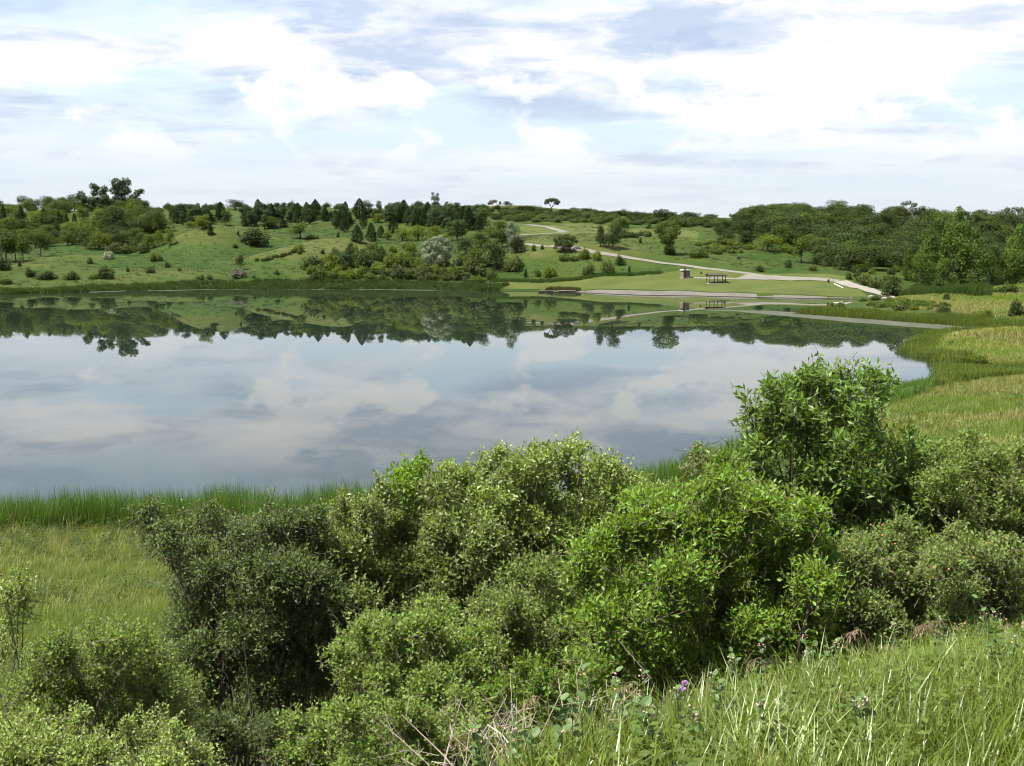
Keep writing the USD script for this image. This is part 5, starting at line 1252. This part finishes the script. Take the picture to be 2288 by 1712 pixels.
# ------------------------------------------------------------------ near bushes
def bush(name, label, D, lobes, leaf_px, mat, cover=2.6, per=9, twig=0.32, droop=-0.1, stems=14, indiv=0, bark="stem_bark", cat="bush", depth=1.0, seed=1, base_px=None, base_r=0.25, bare=0, berries=0, upw=0.75, fr=(0.55, 0.88), shoots=0.10):
    r = np.random.default_rng(seed); k = D / FPX; leaf_px = (leaf_px[0] * 0.80, leaf_px[1] * 0.84); cover = cover * 1.08
    cx = np.mean([l[0] for l in lobes]) if base_px is None else base_px
    b = at_d(cx, 1000, D); base = np.array([b[0], b[1], float(ground(b[0], b[1]))])
    t = thing(name, label, cat, base)
    Cs, As, Ns, Ls, Ws, TA, TB, cen = [], [], [], [], [], [], [], []
    small = []
    for l in lobes:
        for j in range(5):
            a_ = r.uniform(0, 2 * PI); q_ = 0.86 * r.random() ** 0.5; f_ = r.uniform(*fr)
            small.append((l[0] + l[2] * q_ * math.cos(a_), l[1] + l[3] * q_ * math.sin(a_), l[2] * f_, l[3] * f_ * r.uniform(0.8, 1.25)))
    for l in small:
        dD = r.uniform(-1, 1) * depth * min(1.0, 3.2 * l[2] * k) + (l[4] if len(l) > 4 else 0)
        c0 = at_d(l[0], l[1], D + dD); R = np.array([l[2], 0.85 * (l[2] + l[3]) / 2, l[3]]) * k * (1 + dD / D)
        cen.append((c0, R))
        n = max(1, int(0.78 * cover * PI * l[2] * l[3] / (0.5 * leaf_px[0] * leaf_px[1]) / per))
        dd = rdir(r, n); P = c0 + dd * ((0.30 + 0.72 * r.random(n) ** 0.5) * (1 + 0.16 * r.normal(size=n)) + 0.55 * r.random(n) * (r.random(n) < shoots))[:, None] * R
        ax = unit(0.8 * dd + np.array([0, 0, upw]) + 0.45 * r.normal(size=(n, 3)))
        tl = twig * r.uniform(0.6, 1.3, n); A0 = P - ax * tl[:, None]
        TA.append(A0); TB.append(P)
        s1 = unit(np.cross(ax, r.normal(size=(n, 3)))); s2 = np.cross(ax, s1); ph = r.uniform(0, 2 * PI, n)
        for i in range(per):
            f = (i + 0.6) / per
            ang = ph + i * 2.4
            side = s1 * np.cos(ang)[:, None] + s2 * np.sin(ang)[:, None]
            last = i == per - 1
            la = unit((0.5 + 0.5 * f) * ax + (0.15 if last else 0.85) * side + np.array([0, 0, droop]) + 0.2 * r.normal(size=(n, 3)))
            Cs.append(A0 + ax * (tl * f)[:, None] + side * 0.004); As.append(la)
            Ns.append(unit(0.5 * ax + np.array([0, 0, 0.6]) + 0.55 * r.normal(size=(n, 3))))
            g_ = r.uniform(0.65, 1.25, n) * (0.75 + 0.35 * math.sin(PI * f)); Ls.append(1.15 * leaf_px[0] * k * g_); Ws.append(1.25 * leaf_px[1] * k * g_)
    C, A, N, L, Wd = map(np.concatenate, (Cs, As, Ns, Ls, Ws))
    ok = C[:, 2] > ground(C[:, 0], C[:, 1]) - 0.05
    C, A, N, L, Wd = C[ok], A[ok], N[ok], L[ok], Wd[ok]
    if indiv:
        # the leaves that show largest: in front and at the outline, each a piece of its own
        score = -C[:, 1] + r.random(len(C)) * 0.8 - base[1] + 0.5 * (C[:, 2] - C[:, 2].mean())
        o = np.argsort(-score * (L > np.median(L))); pick = o[:indiv]; rest = o[indiv:]
        for i in pick:
            V, F = leaf6(C[i] - base, A[i], N[i], L[i] * 1.05, Wd[i] * 1.05)
            part(t, "leaf", (V, F), mat)
        C, A, N, L, Wd = C[rest], A[rest], N[rest], L[rest], Wd[rest]
    V, F = blades(C - base, A, N, L, Wd, 0.18)
    part(t, "foliage", (V, F), mat, kind="stuff")
    TA, TB = np.concatenate(TA), np.concatenate(TB)
    part(t, "twigs", sticks(TA - base, TB - base, 0.0020 + 0.00012 * D, 0.0008 + 0.00008 * D), bark, kind="stuff")
    # stems: from the foot to every lobe, then forks into it
    for i, (c0, R) in enumerate(cen[::5]):
        if i >= stems:
            break
        a_ = r.uniform(0, 2 * PI); f0 = np.array([math.cos(a_) * base_r, math.sin(a_) * base_r, -0.15])
        f0[2] = float(ground(base[0] + f0[0], base[1] + f0[1])) - base[2] - 0.15
        e = c0 - base + np.array([0, 0, R[2] * 0.3]); m1 = f0 * 0.65 + e * 0.35 + r.normal(size=3) * 0.10; m1[2] += 0.1; m2 = f0 * 0.3 + e * 0.7 + r.normal(size=3) * 0.08
        ps = [tube([f0, m1, m2, e], np.array([0.020, 0.015, 0.010, 0.004]) * (0.7 + D / 40), 5)]
        for j in range(5):
            q = m2 * r.uniform(0.3, 1) + e * 0; q = f0 + (e - f0) * r.uniform(0.45, 0.95); u = rdir(r, 1)[0]; u[2] = abs(u[2])
            ps.append(tube([q, q + u * R * 0.45 + [0, 0, 0.05], q + u * R * 0.95 + [0, 0, 0.12]], np.array([0.007, 0.005, 0.002]) * (0.7 + D / 40), 4))
        part(t, "stem", joined(ps), bark)
    if bare:
        ps = []
        for j in range(bare):
            a_ = r.uniform(0, 2 * PI); f0 = np.array([math.cos(a_) * base_r * 2.2 * r.random(), math.sin(a_) * base_r * 1.5 * r.random(), -0.1])
            h_ = r.uniform(0.9, 2.6); u = np.array([r.normal() * 0.35 + f0[0] * 0.5, r.normal() * 0.25, h_])
            ps.append(tube([f0, f0 + u * 0.5 + r.normal(size=3) * 0.05, f0 + u], [0.016, 0.012, 0.004], 4))
        part(t, "bare_stems", joined(ps), bark)
    if berries:
        r2 = np.random.default_rng(seed + 5); s_ = trimesh.creation.icosphere(0, 1.0); ps = []
        for j in range(berries):
            c0, R = cen[r2.integers(len(cen))]; u = rdir(r2, 1)[0]; u[1] = -abs(u[1])
            ps.append((np.array(s_.vertices) * 0.0085 + c0 + u * R * 0.98 - base, s_.faces))
        part(t, "berries", joined(ps), "orange_berry", kind="stuff")
    return t


def leaf6(c0, a, n, L, Wd, fold=0.16):
    """One separate leaf: midrib, two halves, pointed tip."""
    a = a / np.linalg.norm(a); s = np.cross(a, n); s /= np.linalg.norm(s); n = np.cross(s, a)
    mid = [c0, c0 + a * L * 0.35 - n * 0.02 * L, c0 + a * L * 0.7 - n * 0.01 * L, c0 + a * L - n * 0.06 * L]
    up = n * fold * Wd
    V = np.array([mid[0], mid[1], mid[2], mid[3], mid[1] + s * Wd * 0.5 + up, mid[2] + s * Wd * 0.38 + up, mid[1] - s * Wd * 0.5 + up, mid[2] - s * Wd * 0.38 + up])
    F = np.array([(0, 4, 1), (1, 4, 5), (1, 5, 2), (2, 5, 3), (0, 1, 6), (1, 7, 6), (1, 2, 7), (2, 3, 7)])
    return V, F


bush("willow_shrub", "dark grey green willow shrub with bare dark stems at lower left", 13.0,
     [(335, 1140, 16, 32), (470, 1140, 20, 30), (600, 1150, 18, 32), (700, 1140, 18, 36), (350, 1185, 40, 40), (400, 1200, 50, 50), (480, 1185, 80, 45), (545, 1195, 50, 45), (610, 1190, 60, 50), (690, 1190, 50, 50), (430, 1270, 70, 50), (420, 1330, 80, 70), (520, 1260, 80, 50), (570, 1300, 110, 80), (690, 1300, 90, 90), (480, 1400, 110, 80), (640, 1410, 120, 90), (730, 1380, 60, 90), (400, 1460, 70, 70), (560, 1500, 110, 60), (680, 1520, 90, 60), (440, 1560, 70, 50)],
     (10.5, 4.8), "grey_willow_leaves", 2.2, 9, 0.34, bark="dark_bark", seed=401, base_px=560, base_r=0.7, stems=18, bare=60)
bush("yellow_green_bush", "yellowish green small leaved bush in the lower left corner region", 9.5,
     [(120, 1420, 20, 36), (200, 1425, 26, 44), (320, 1440, 20, 38), (150, 1470, 76, 52), (90, 1530, 64, 55), (250, 1440, 60, 42), (300, 1460, 64, 54), (220, 1490, 90, 70), (330, 1480, 80, 70), (150, 1570, 110, 80), (280, 1570, 110, 80), (380, 1580, 90, 80), (60, 1580, 70, 70)],
     (10.0, 5.2), "yellow_green_leaves", 2.3, 9, 0.22, seed=402, base_r=0.5, stems=10)
bush("olive_bush", "low olive bush along the bottom edge at the left", 7.6,
     [(70, 1610, 20, 38), (180, 1620, 24, 40), (290, 1625, 20, 36), (390, 1640, 22, 36), (40, 1670, 76, 60), (130, 1685, 86, 58), (230, 1680, 96, 60), (330, 1680, 90, 60), (420, 1690, 70, 50), (200, 1720, 160, 60), (60, 1720, 90, 60)],
     (10.5, 5.4), "pale_olive_leaves", 2.4, 9, 0.2, seed=403, base_r=0.5, stems=7)
bush("sapling", "thin sapling with upright stems at the left edge before the meadow", 12.5,
     [(18, 1300, 28, 45), (50, 1275, 16, 30), (10, 1360, 26, 50), (40, 1340, 18, 40), (5, 1420, 24, 45)], (11, 5.5), "pale_olive_leaves", 2.2, 8, 0.3, fr=(0.35, 0.65), seed=404, base_px=14, base_r=0.15, stems=4, bark="stem_bark", cat="sapling")
bush("olive_bush", "pale olive bush in front of the reeds left of the middle", 13.6,
     [(760, 1130, 20, 36), (850, 1095, 22, 34), (990, 1075, 20, 34), (740, 1190, 45, 45), (800, 1160, 60, 45), (880, 1140, 70, 45), (970, 1130, 60, 55), (760, 1260, 80, 70), (850, 1220, 90, 70), (950, 1210, 90, 70), (1040, 1220, 80, 80), (800, 1340, 90, 70), (900, 1310, 100, 70), (1000, 1310, 100, 70), (1060, 1340, 80, 80)],
     (11.0, 6.4), "pale_olive_leaves", 2.5, 9, 0.3, seed=405, base_r=0.6, stems=12)
bush("tall_olive_bush", "tallest pale olive bush in the middle standing out against the lake", 14.6,
     [(1010, 1060, 35, 35), (1060, 1060, 50, 45), (1120, 1040, 45, 40), (1150, 1080, 60, 50), (1215, 1020, 50, 35), (1250, 1010, 60, 35), (1240, 1070, 80, 50), (1330, 1060, 60, 45), (1390, 1090, 55, 45), (1440, 1110, 40, 35), (1080, 1130, 80, 70), (1180, 1150, 90, 70), (1290, 1140, 90, 70), (1380, 1160, 80, 60), (1150, 1240, 90, 80), (1260, 1240, 100, 80), (1290, 990, 14, 22)],
     (11.0, 6.2), "pale_olive_leaves", 2.3, 9, 0.32, seed=406, base_r=0.6, stems=17, base_px=1220)
bush("sapling", "small bright sapling poking up before the lake left of the tall olive bush", 14.2,
     [(895, 1045, 26, 25), (930, 1030, 24, 22), (940, 1070, 40, 28), (915, 1090, 40, 28), (960, 1095, 26, 24)], (15, 6.5), "fresh_green_leaves", 2.2, 8, 0.32, seed=407, base_r=0.1, stems=5, cat="sapling")
bush("yellow_green_bush", "light yellow green bush low in the middle, lit from above", 8.6,
     [(840, 1385, 20, 30), (950, 1345, 22, 32), (1060, 1395, 18, 30), (800, 1440, 60, 50), (870, 1420, 80, 50), (950, 1390, 80, 50), (1030, 1410, 60, 50), (1080, 1450, 50, 40), (850, 1490, 90, 60), (960, 1470, 100, 60), (1050, 1510, 70, 50), (900, 1550, 110, 60), (1010, 1560, 80, 50)],
     (10.5, 6.0), "yellow_green_leaves", 2.6, 9, 0.2, seed=408, base_r=0.4, stems=10)
bush("olive_bush", "small leaved bush at the bottom edge below the light yellow green bush", 7.0,
     [(720, 1620, 70, 50), (800, 1590, 80, 50), (890, 1620, 90, 55), (980, 1630, 60, 50), (760, 1690, 90, 50), (860, 1690, 100, 50), (660, 1690, 60, 45), (950, 1690, 70, 45), (1030, 1590, 60, 50), (1050, 1660, 60, 50), (1010, 1700, 70, 40)],
     (11.5, 6.2), "yellow_green_leaves", 2.6, 9, 0.18, seed=409, base_r=0.4, stems=8)
bush("brown_green_bush", "shaded brownish green bush between the yellow green and bright green ones", 10.5,
     [(1130, 1330, 60, 60), (1200, 1310, 70, 60), (1260, 1360, 60, 60), (1170, 1400, 80, 60), (1250, 1440, 60, 60), (1150, 1480, 70, 50), (1220, 1510, 60, 45)],
     (10.5, 5.4), "rose_leaves", 2.2, 9, 0.24, seed=410, base_r=0.4, stems=7)
bush("dark_leaf_bush", "bush with larger green leaves at the bottom left of the bright green bush", 7.8,
     [(1180, 1500, 50, 40), (1240, 1540, 55, 45), (1300, 1500, 50, 50), (1310, 1560, 60, 40), (1370, 1560, 60, 35), (1120, 1550, 50, 45), (1170, 1590, 50, 35)], (14, 7.0), "fresh_green_leaves", 2.2, 8, 0.18, seed=411, base_r=0.3, stems=5)
bush("bright_green_bush", "large bright green glossy leaved bush right of the middle", 9.2,
     [(1450, 1130, 70, 45), (1530, 1110, 70, 45), (1600, 1090, 70, 40), (1680, 1110, 70, 45), (1760, 1140, 70, 50), (1390, 1190, 75, 55), (1490, 1190, 90, 60), (1600, 1170, 90, 60), (1700, 1190, 90, 60), (1790, 1210, 80, 60), (1350, 1260, 70, 60), (1440, 1270, 90, 65), (1560, 1270, 100, 70), (1680, 1280, 100, 70), (1790, 1300, 90, 70), (1350, 1350, 75, 65), (1450, 1360, 100, 70), (1570, 1370, 100, 70), (1690, 1370, 100, 70), (1800, 1390, 80, 65), (1340, 1440, 65, 55), (1430, 1450, 90, 60), (1550, 1460, 100, 60), (1670, 1460, 100, 60), (1780, 1470, 85, 55), (1860, 1440, 60, 55), (1450, 1520, 80, 40), (1580, 1530, 90, 40), (1700, 1520, 80, 40)],
     (15.5, 6.4), "fresh_green_leaves", 2.7, 8, 0.24, seed=412, base_r=0.8, stems=24, indiv=300)
bush("tall_shrub", "tall dark green shrub standing highest against the lake at right", 14.0,
     [(1740, 840, 38, 32), (1790, 860, 40, 32), (1830, 815, 36, 28), (1850, 850, 44, 36), (1900, 840, 36, 30), (1940, 840, 34, 30), (1980, 860, 34, 26), (1690, 900, 36, 28), (1680, 940, 30, 24), (1740, 900, 50, 34), (1810, 905, 60, 40), (1890, 900, 56, 42), (1960, 920, 50, 38), (1780, 960, 70, 45), (1880, 970, 80, 50), (1980, 980, 60, 40), (2040, 990, 40, 34), (1730, 1000, 60, 40), (1820, 1020, 80, 45), (1920, 1040, 80, 50), (2010, 1040, 55, 38), (1690, 1040, 60, 40), (1770, 1080, 80, 45), (1880, 1100, 80, 50), (1970, 1110, 60, 50), (1920, 1170, 70, 50), (1960, 1230, 60, 50), (2050, 1060, 50, 40), (2050, 1130, 55, 45), (1990, 1180, 60, 45), (1840, 1160, 70, 45), (1760, 1140, 60, 40)],
     (21, 7.5), "ash_leaves", 2.5, 8, 0.42, droop=-0.25, seed=413, base_px=1850, base_r=0.5, stems=13, indiv=260, bark="dark_bark", upw=0.9, fr=(0.48, 0.80), shoots=0.15)
bush("twiggy_sapling", "sparse twiggy sapling against the lake left of the tall shrub", 13.0, [(1565, 1000, 14, 22), (1580, 1030, 18, 20), (1570, 1060, 22, 22), (1590, 1080, 24, 20)], (9, 5), "pale_olive_leaves", 2.4, 6, 0.3, seed=414, base_r=0.1, stems=3, bark="stem_bark", cat="sapling")
bush("green_shoots", "green leafy shrub filling the gap below the tall shrub's left side", 12.2, [(1600, 1060, 50, 40), (1660, 1080, 50, 40), (1520, 1095, 45, 35), (1700, 1120, 60, 45), (1560, 1120, 60, 40)], (14, 6), "fresh_green_leaves", 2.0, 8, 0.3, seed=415, base_r=0.3, stems=5)
bush("berry_bush", "olive bush dotted with small orange berries at the right", 9.6,
     [(1900, 1205, 40, 40), (2010, 1190, 40, 45), (2150, 1200, 45, 40), (2255, 1225, 40, 40), (1830, 1250, 40, 40), (1880, 1260, 60, 50), (1950, 1230, 70, 50), (2030, 1260, 80, 55), (2110, 1250, 80, 55), (2190, 1270, 80, 60), (2270, 1290, 60, 60), (1890, 1330, 70, 60), (1980, 1320, 90, 65), (2080, 1330, 90, 65), (2180, 1350, 90, 60), (2270, 1370, 60, 55), (1930, 1400, 80, 55), (2030, 1400, 90, 50), (2130, 1410, 80, 45), (1900, 1450, 50, 40), (1990, 1460, 60, 30)],
     (10.0, 5.4), "rose_leaves", 2.5, 9, 0.22, seed=416, base_r=0.7, stems=16, berries=110)
bush("green_bush", "mid green bush behind the berry bush below the sunny slope", 14.0,
     [(2060, 1080, 55, 60), (2120, 1040, 60, 60), (2170, 1010, 45, 45), (2190, 1070, 70, 60), (2260, 1040, 60, 60), (2280, 1110, 60, 70), (2100, 1130, 80, 70), (2200, 1150, 90, 70), (2040, 1160, 70, 60), (2140, 1210, 90, 60), (2250, 1210, 80, 60), (2165, 960, 16, 24), (2050, 1220, 70, 50)],
     (10.5, 5.2), "yellow_green_leaves", 2.3, 9, 0.32, seed=417, base_r=0.7, stems=13)
bush("small_olive_bush", "shaded small bush behind the yellow green bush above the bottom left", 11.5, [(330, 1560, 60, 50), (450, 1640, 80, 60), (560, 1620, 80, 50), (640, 1640, 60, 50)], (10, 5), "grey_willow_leaves", 1.8, 9, 0.25, seed=418, base_r=0.5, stems=4, bark="dark_bark")

# ------------------------------------------------------------------ the grassy bank in the right foreground
bank = [(-0.25, 2.0), (3.2, 2.0), (4.8, 6.4), (4.4, 8.2), (3.0, 7.5), (1.9, 6.4), (0.9, 5.2), (0.15, 4.1)]
leafmat("pale_blades", [(0.0, (0.1760, 0.2380, 0.0825)), (1.0, (0.3200, 0.3570, 0.1800))], 0.45, 0.35, 0.4)
leafmat("clover_leaves", tones(0.0893, 0.1377, 0.0221), 0.55, 0.42, 0.25)
leafmat("lush_bank_blades", [(0.0, (0.0900, 0.1380, 0.0150)), (0.6, (0.1500, 0.2024, 0.0263)), (1.0, (0.2200, 0.2392, 0.0525))], 0.4, 0.4, 0.4)


def clover(seed, n=26, h=0.16):
    r = np.random.default_rng(seed); a = r.uniform(0, 2 * PI, n)
    C = np.c_[0.07 * r.normal(size=(n, 2)), h * r.uniform(0.3, 1.1, n)]
    return blades(C, np.c_[np.cos(a), np.sin(a), 0.2 + 0 * a], np.array([0, 0, 1.0]) + 0.45 * r.normal(size=(n, 3)), r.uniform(0.02, 0.042, n), 0.024, 0.1)


grass = [(tuft(s, 22, 0.27, 0.0066, 0.10, 0.42, 0.85, 4), "grass_blades") for s in (231, 232, 233, 234)] + [(tuft(235, 7, 0.27, 0.0032, 0.10, 0.5, 0.9, 4), "straw"), (clover(236), "clover_leaves"), (tuft(237, 14, 0.24, 0.010, 0.08, 0.45, 0.9, 4), "lush_bank_blades"), (tuft(238, 9, 0.36, 0.007, 0.10, 0.5, 0.5, 4), "pale_blades")]
P = fill(bank, 4300, 331)
P[:, 2] -= 0.02
instancer("bank_grass", grass, P, sc(len(P), 331, 0.8, 1.3, 0.65, 1.25), "lush long green grass on the bank in the lower right corner", "grass", 331, 0.16, [0.20, 0.19, 0.17, 0.16, 0.04, 0.10, 0.11, 0.03], 0.5)


def bank_base(px, py, D):
    q = at_d(px, py, D); return q, np.array([q[0], q[1], float(ground(q[0], q[1]))])


def disc_leaf(c0, a, n, L, Wd, k=10, cup=0.10):
    a = unit(np.asarray(a)); s = unit(np.cross(a, n)); n = np.cross(s, a)
    th = np.linspace(0, 2 * PI, k, endpoint=False)
    x = 0.5 - 0.5 * np.cos(th); y = 0.5 * np.sin(th) * (1 - 0.25 * (x - 0.4))
    V = c0 + a * (x * L)[:, None] + s * (y * Wd)[:, None] + n * (cup * Wd * np.abs(2 * y) ** 1.5)[:, None]
    V = np.vstack([V, [c0 + a * L * 0.5]])
    return V, np.array([(j, (j + 1) % k, k) for j in range(k)])


rs = np.random.default_rng(55)
SB = [(1330, 1640, 3.9, 0.42, 0.042, "broad leaved snowberry plant nearest the bottom centre"), (1075, 1700, 3.6, 0.30, 0.036, "small snowberry plant cut by the bottom edge left of centre"), (1270, 1690, 3.7, 0.3, 0.036, "snowberry plant left of the broad leaved one"),
      (1455, 1700, 3.6, 0.28, 0.040, "snowberry plant at the bottom edge with a large round leaf"), (1560, 1680, 3.8, 0.3, 0.034, "snowberry plant at the bottom edge right of centre"), (1690, 1560, 4.9, 0.36, 0.034, "greyish snowberry plant by the dead twigs at the bush's foot"),
      (1640, 1540, 5.0, 0.36, 0.032, "snowberry plant just right of the purple thistle"), (1800, 1520, 5.4, 0.4, 0.036, "leafy snowberry plant at the crest of the bank in the middle"), (1850, 1560, 5.1, 0.34, 0.036, "snowberry plant amid the bank grass below the crest"),
      (2020, 1440, 6.3, 0.42, 0.034, "snowberry plant with pink buds under the berry bush, left one"), (2130, 1410, 6.6, 0.45, 0.034, "snowberry plant with pink buds under the berry bush, right one"), (2260, 1480, 5.6, 0.4, 0.036, "snowberry plant in the grass at the right edge"),
      (2240, 1590, 4.6, 0.36, 0.036, "snowberry plant low in the grass at the right edge"), (1620, 1620, 4.2, 0.3, 0.034, "snowberry plant in the grass left of the pale bent stalk"), (1180, 1720, 3.5, 0.25, 0.04, "snowberry leaves just showing at the bottom edge"), (1960, 1690, 3.7, 0.26, 0.036, "snowberry plant at the bottom edge right of the pale stalks"),
      (1740, 1700, 3.6, 0.26, 0.036, "snowberry plant at the bottom edge under the bent stalk"), (1400, 1590, 4.3, 0.38, 0.034, "snowberry plant below the bright bush left of the thistle")]
for (px, py, D, h_, ls, lab) in SB:
    q, b = bank_base(px, py, D)
    t = thing("snowberry_plant", lab, "plant", b)
    hh = max(h_, q[2] - b[2])
    for j in range(3):
        u = np.array([rs.normal() * 0.16, rs.normal() * 0.12, 1.0]) * hh * rs.uniform(0.7, 1.05); f0 = np.array([rs.normal() * 0.03, rs.normal() * 0.03, -0.05])
        part(t, "stem", tube([f0, f0 + u * 0.5 + rs.normal(size=3) * 0.01, f0 + u], [0.003, 0.0022, 0.0012], 4), "green_stem" if j else "stem_bark")
        npair = 6
        for i in range(npair):
            f = 0.3 + 0.7 * i / (npair - 1); az_ = rs.uniform(0, 2 * PI)
            for sgn in (0, PI):
                a_ = np.array([math.cos(az_ + sgn), math.sin(az_ + sgn), 0.35 + 0.3 * rs.random()]); L_ = ls * rs.uniform(0.7, 1.15)
                part(t, "leaf", disc_leaf(f0 + u * f, a_, np.array([0, 0, 1.0]) + 0.3 * rs.normal(size=3), L_, L_ * 0.82), "snowberry_leaves")
        if rs.random() < 0.75:
            s_ = trimesh.creation.icosphere(1, 1.0)
            part(t, "flower_cluster", joined([(np.array(s_.vertices) * 0.0038 * rs.uniform(0.7, 1.2) + f0 + u * 0.97 + rs.normal(size=3) * 0.009, s_.faces) for _ in range(8)]), "pink_buds")

# purple thistle
q, b = bank_base(1522, 1541, 4.8)
t = thing("thistle", "thistle with two pinkish purple flower heads before the bright green bush", "thistle", b)
hq = q - b
part(t, "stem", tube([(0.02, 0, -0.05), hq * 0.5 + [0.015, 0, 0], hq - [0, 0, 0.02]], [0.006, 0.005, 0.0035], 6), "green_stem")
q2 = at_d(1531, 1528, 4.85) - b
part(t, "stem", tube([hq * 0.72, hq * 0.5 + q2 * 0.45, q2 - [0, 0, 0.015]], [0.004, 0.003, 0.0025], 5), "green_stem")
for cc, rr2 in ((hq, 0.021), (q2, 0.016)):
    n_ = 70; dd = rdir(rs, n_); dd[:, 2] = np.abs(dd[:, 2]) * 1.0 - 0.15
    head = part(t, "flower_head", sticks(np.repeat(cc[None], n_, 0) + dd * 0.003, cc + unit(dd) * rr2 * rs.uniform(0.85, 1.1, n_)[:, None], 0.0016, 0.0022), "thistle_pink")
    s_ = trimesh.creation.icosphere(1, rr2 * 0.55); part(head, "bud_base", (np.array(s_.vertices) * [1, 1, 1.1] + cc - [0, 0, rr2 * 0.5], s_.faces), "green_stem")
for j in range(8):
    f = 0.15 + 0.08 * j; a_ = j * 2.4
    V, F = leaf6(hq * f, np.array([math.cos(a_), math.sin(a_), 0.4]), np.array([0, 0, 1.0]), 0.10, 0.028); part(t, "leaf", (V, F), "snowberry_leaves")

# dry brome stalks with nodding heads
BR = [(1695, 1470, 5.6, -1, "nodding straw coloured seed head in front of the bright green bush"), (1985, 1440, 6.2, -1, "single pinkish seed head standing before the berry bush"), (1200, 1555, 4.6, -1, "arched stalk with hanging brown seed head left of centre"), (1585, 1517, 5.0, 1, "dark drooping seed head right of the purple thistle"),
      (1050, 1635, 4.0, -1, "low bent seed head among the dead twigs"), (1410, 1605, 4.2, -1, "long leaning greenish seed spike below the bright bush"), (1290, 1588, 4.4, 1, "pale drooping seed head beside the broad leaved snowberry"), (2060, 1465, 5.9, -1, "pinkish brown seed head at the crest of the bank"),
      (2090, 1490, 5.7, -1, "seed head just below the highest one on the crest of the bank"), (2190, 1425, 6.3, 1, "seed head at the bank's upper edge near the right border"), (1910, 1530, 5.2, -1, "seed head leaning left amid the bank grass"), (2255, 1395, 6.4, -1, "long drooping seed head at the right edge under the berry bush"),
      (1815, 1485, 5.5, 1, "short upright seed head at the bush's foot")]
for (px, py, D, sgn, lab) in BR:
    q, b = bank_base(px, py, D); t = thing("grass_stalk", lab, "grass stalk", b)
    off = np.array([-sgn * 0.10, rs.normal() * 0.05, 0]); e = q - b
    if e[2] < 0.15: e[2] = 0.3
    part(t, "stalk", tube([off - [0, 0, 0.05], off * 0.8 + [0, 0, e[2] * 0.5], off * 0.35 + e * 0.93, e, e + [sgn * 0.05, 0, -0.02]], [0.0022, 0.002, 0.0016, 0.0013, 0.001], 5), "straw")
    n_ = 20; f = rs.random(n_); A0 = e + np.c_[sgn * (f * 0.075 - 0.02), rs.normal(size=n_) * 0.008, -0.035 * f + 0.006]
    B0 = A0 + np.c_[sgn * 0.012 + rs.normal(size=n_) * 0.014, rs.normal(size=n_) * 0.014, -rs.uniform(0.01, 0.055, n_)]
    V1, F1 = sticks(A0, B0, 0.0006, 0.0006); ax = unit(np.array([0, 0, -1.0]) + 0.35 * rs.normal(size=(n_, 3)))
    V2, F2 = blades(B0, ax, rs.normal(size=(n_, 3)), 0.024, 0.0062, 0.3)
    V3, F3 = blades(B0, ax, rs.normal(size=(n_, 3)), 0.024, 0.0062, 0.3)
    part(t, "seed_head", joined([(V1, F1), (V2, F2), (V3, F3)]), "seed_chaff")
# pale bent dry stalks
for pl, D0, lab in (([(1803, 1500), (1830, 1560), (1880, 1630), (1905, 1690)], 4.3, "long pale dead stalk slanting through the bank grass"), ([(1762, 1620), (1790, 1660), (1800, 1720)], 3.7, "short curved pale stalk at the bottom edge"), ([(2128, 1565), (2110, 1620), (2095, 1660)], 4.3, "bent pale stalk right of the long dead one"),
                    ([(2040, 1640), (2080, 1655), (2055, 1690), (2040, 1725)], 3.8, "hooked straw stalk near the bottom right"), ([(2190, 1640), (2240, 1645), (2300, 1665)], 3.9, "broad pale grass blade lying flat at the right edge"), ([(1840, 1620), (1838, 1660), (1815, 1705)], 3.7, "thin crooked stalk in the grass at the bottom"),
                    ([(1070, 1650), (1090, 1620), (1120, 1640), (1160, 1690)], 3.9, "crooked grey stalk at the bottom among the dead twigs"), ([(1560, 1560), (1570, 1600), (1610, 1640), (1650, 1700)], 4.2, "pale crooked twig hanging from the bush's foot")):
    Q = np.array([at_d(x, y, D0 + 0.12 * i) for i, (x, y) in enumerate(pl[::-1])][::-1]); low = Q[-1].copy(); low[2] = min(low[2], float(ground(low[0], low[1]))) - 0.02
    top_mesh("dry_stalk", tube(np.vstack([Q, low]), np.linspace(0.0016, 0.004, len(Q) + 1), 5), "pale_stem", lab, "dry stalk")
# tangle of dead twigs at the bush's foot
q, b = bank_base(1160, 1640, 4.5)
t = thing("dead_brush", "tangle of grey brown dead twigs at the bottom left of centre", "dead brush", b)
for j in range(46):
    f0 = np.array([rs.normal() * 0.22, rs.normal() * 0.14, -0.05]); u = np.array([rs.normal() * 0.20, rs.normal() * 0.12, rs.uniform(0.15, 0.5)])
    f0[2] = float(ground(b[0] + f0[0], b[1] + f0[1])) - b[2] - 0.03
    m_ = f0 + u * 0.5 + rs.normal(size=3) * 0.03
    ps = [tube([f0, m_, f0 + u], [0.004, 0.003, 0.0012], 4)]
    for i in range(3):
        s0 = f0 + u * rs.uniform(0.4, 0.95); ps.append(tube([s0, s0 + rs.normal(size=3) * 0.05, s0 + rs.normal(size=3) * 0.09], [0.0022, 0.0016, 0.0008], 3))
    part(t, "twig", joined(ps), "grey_twig")
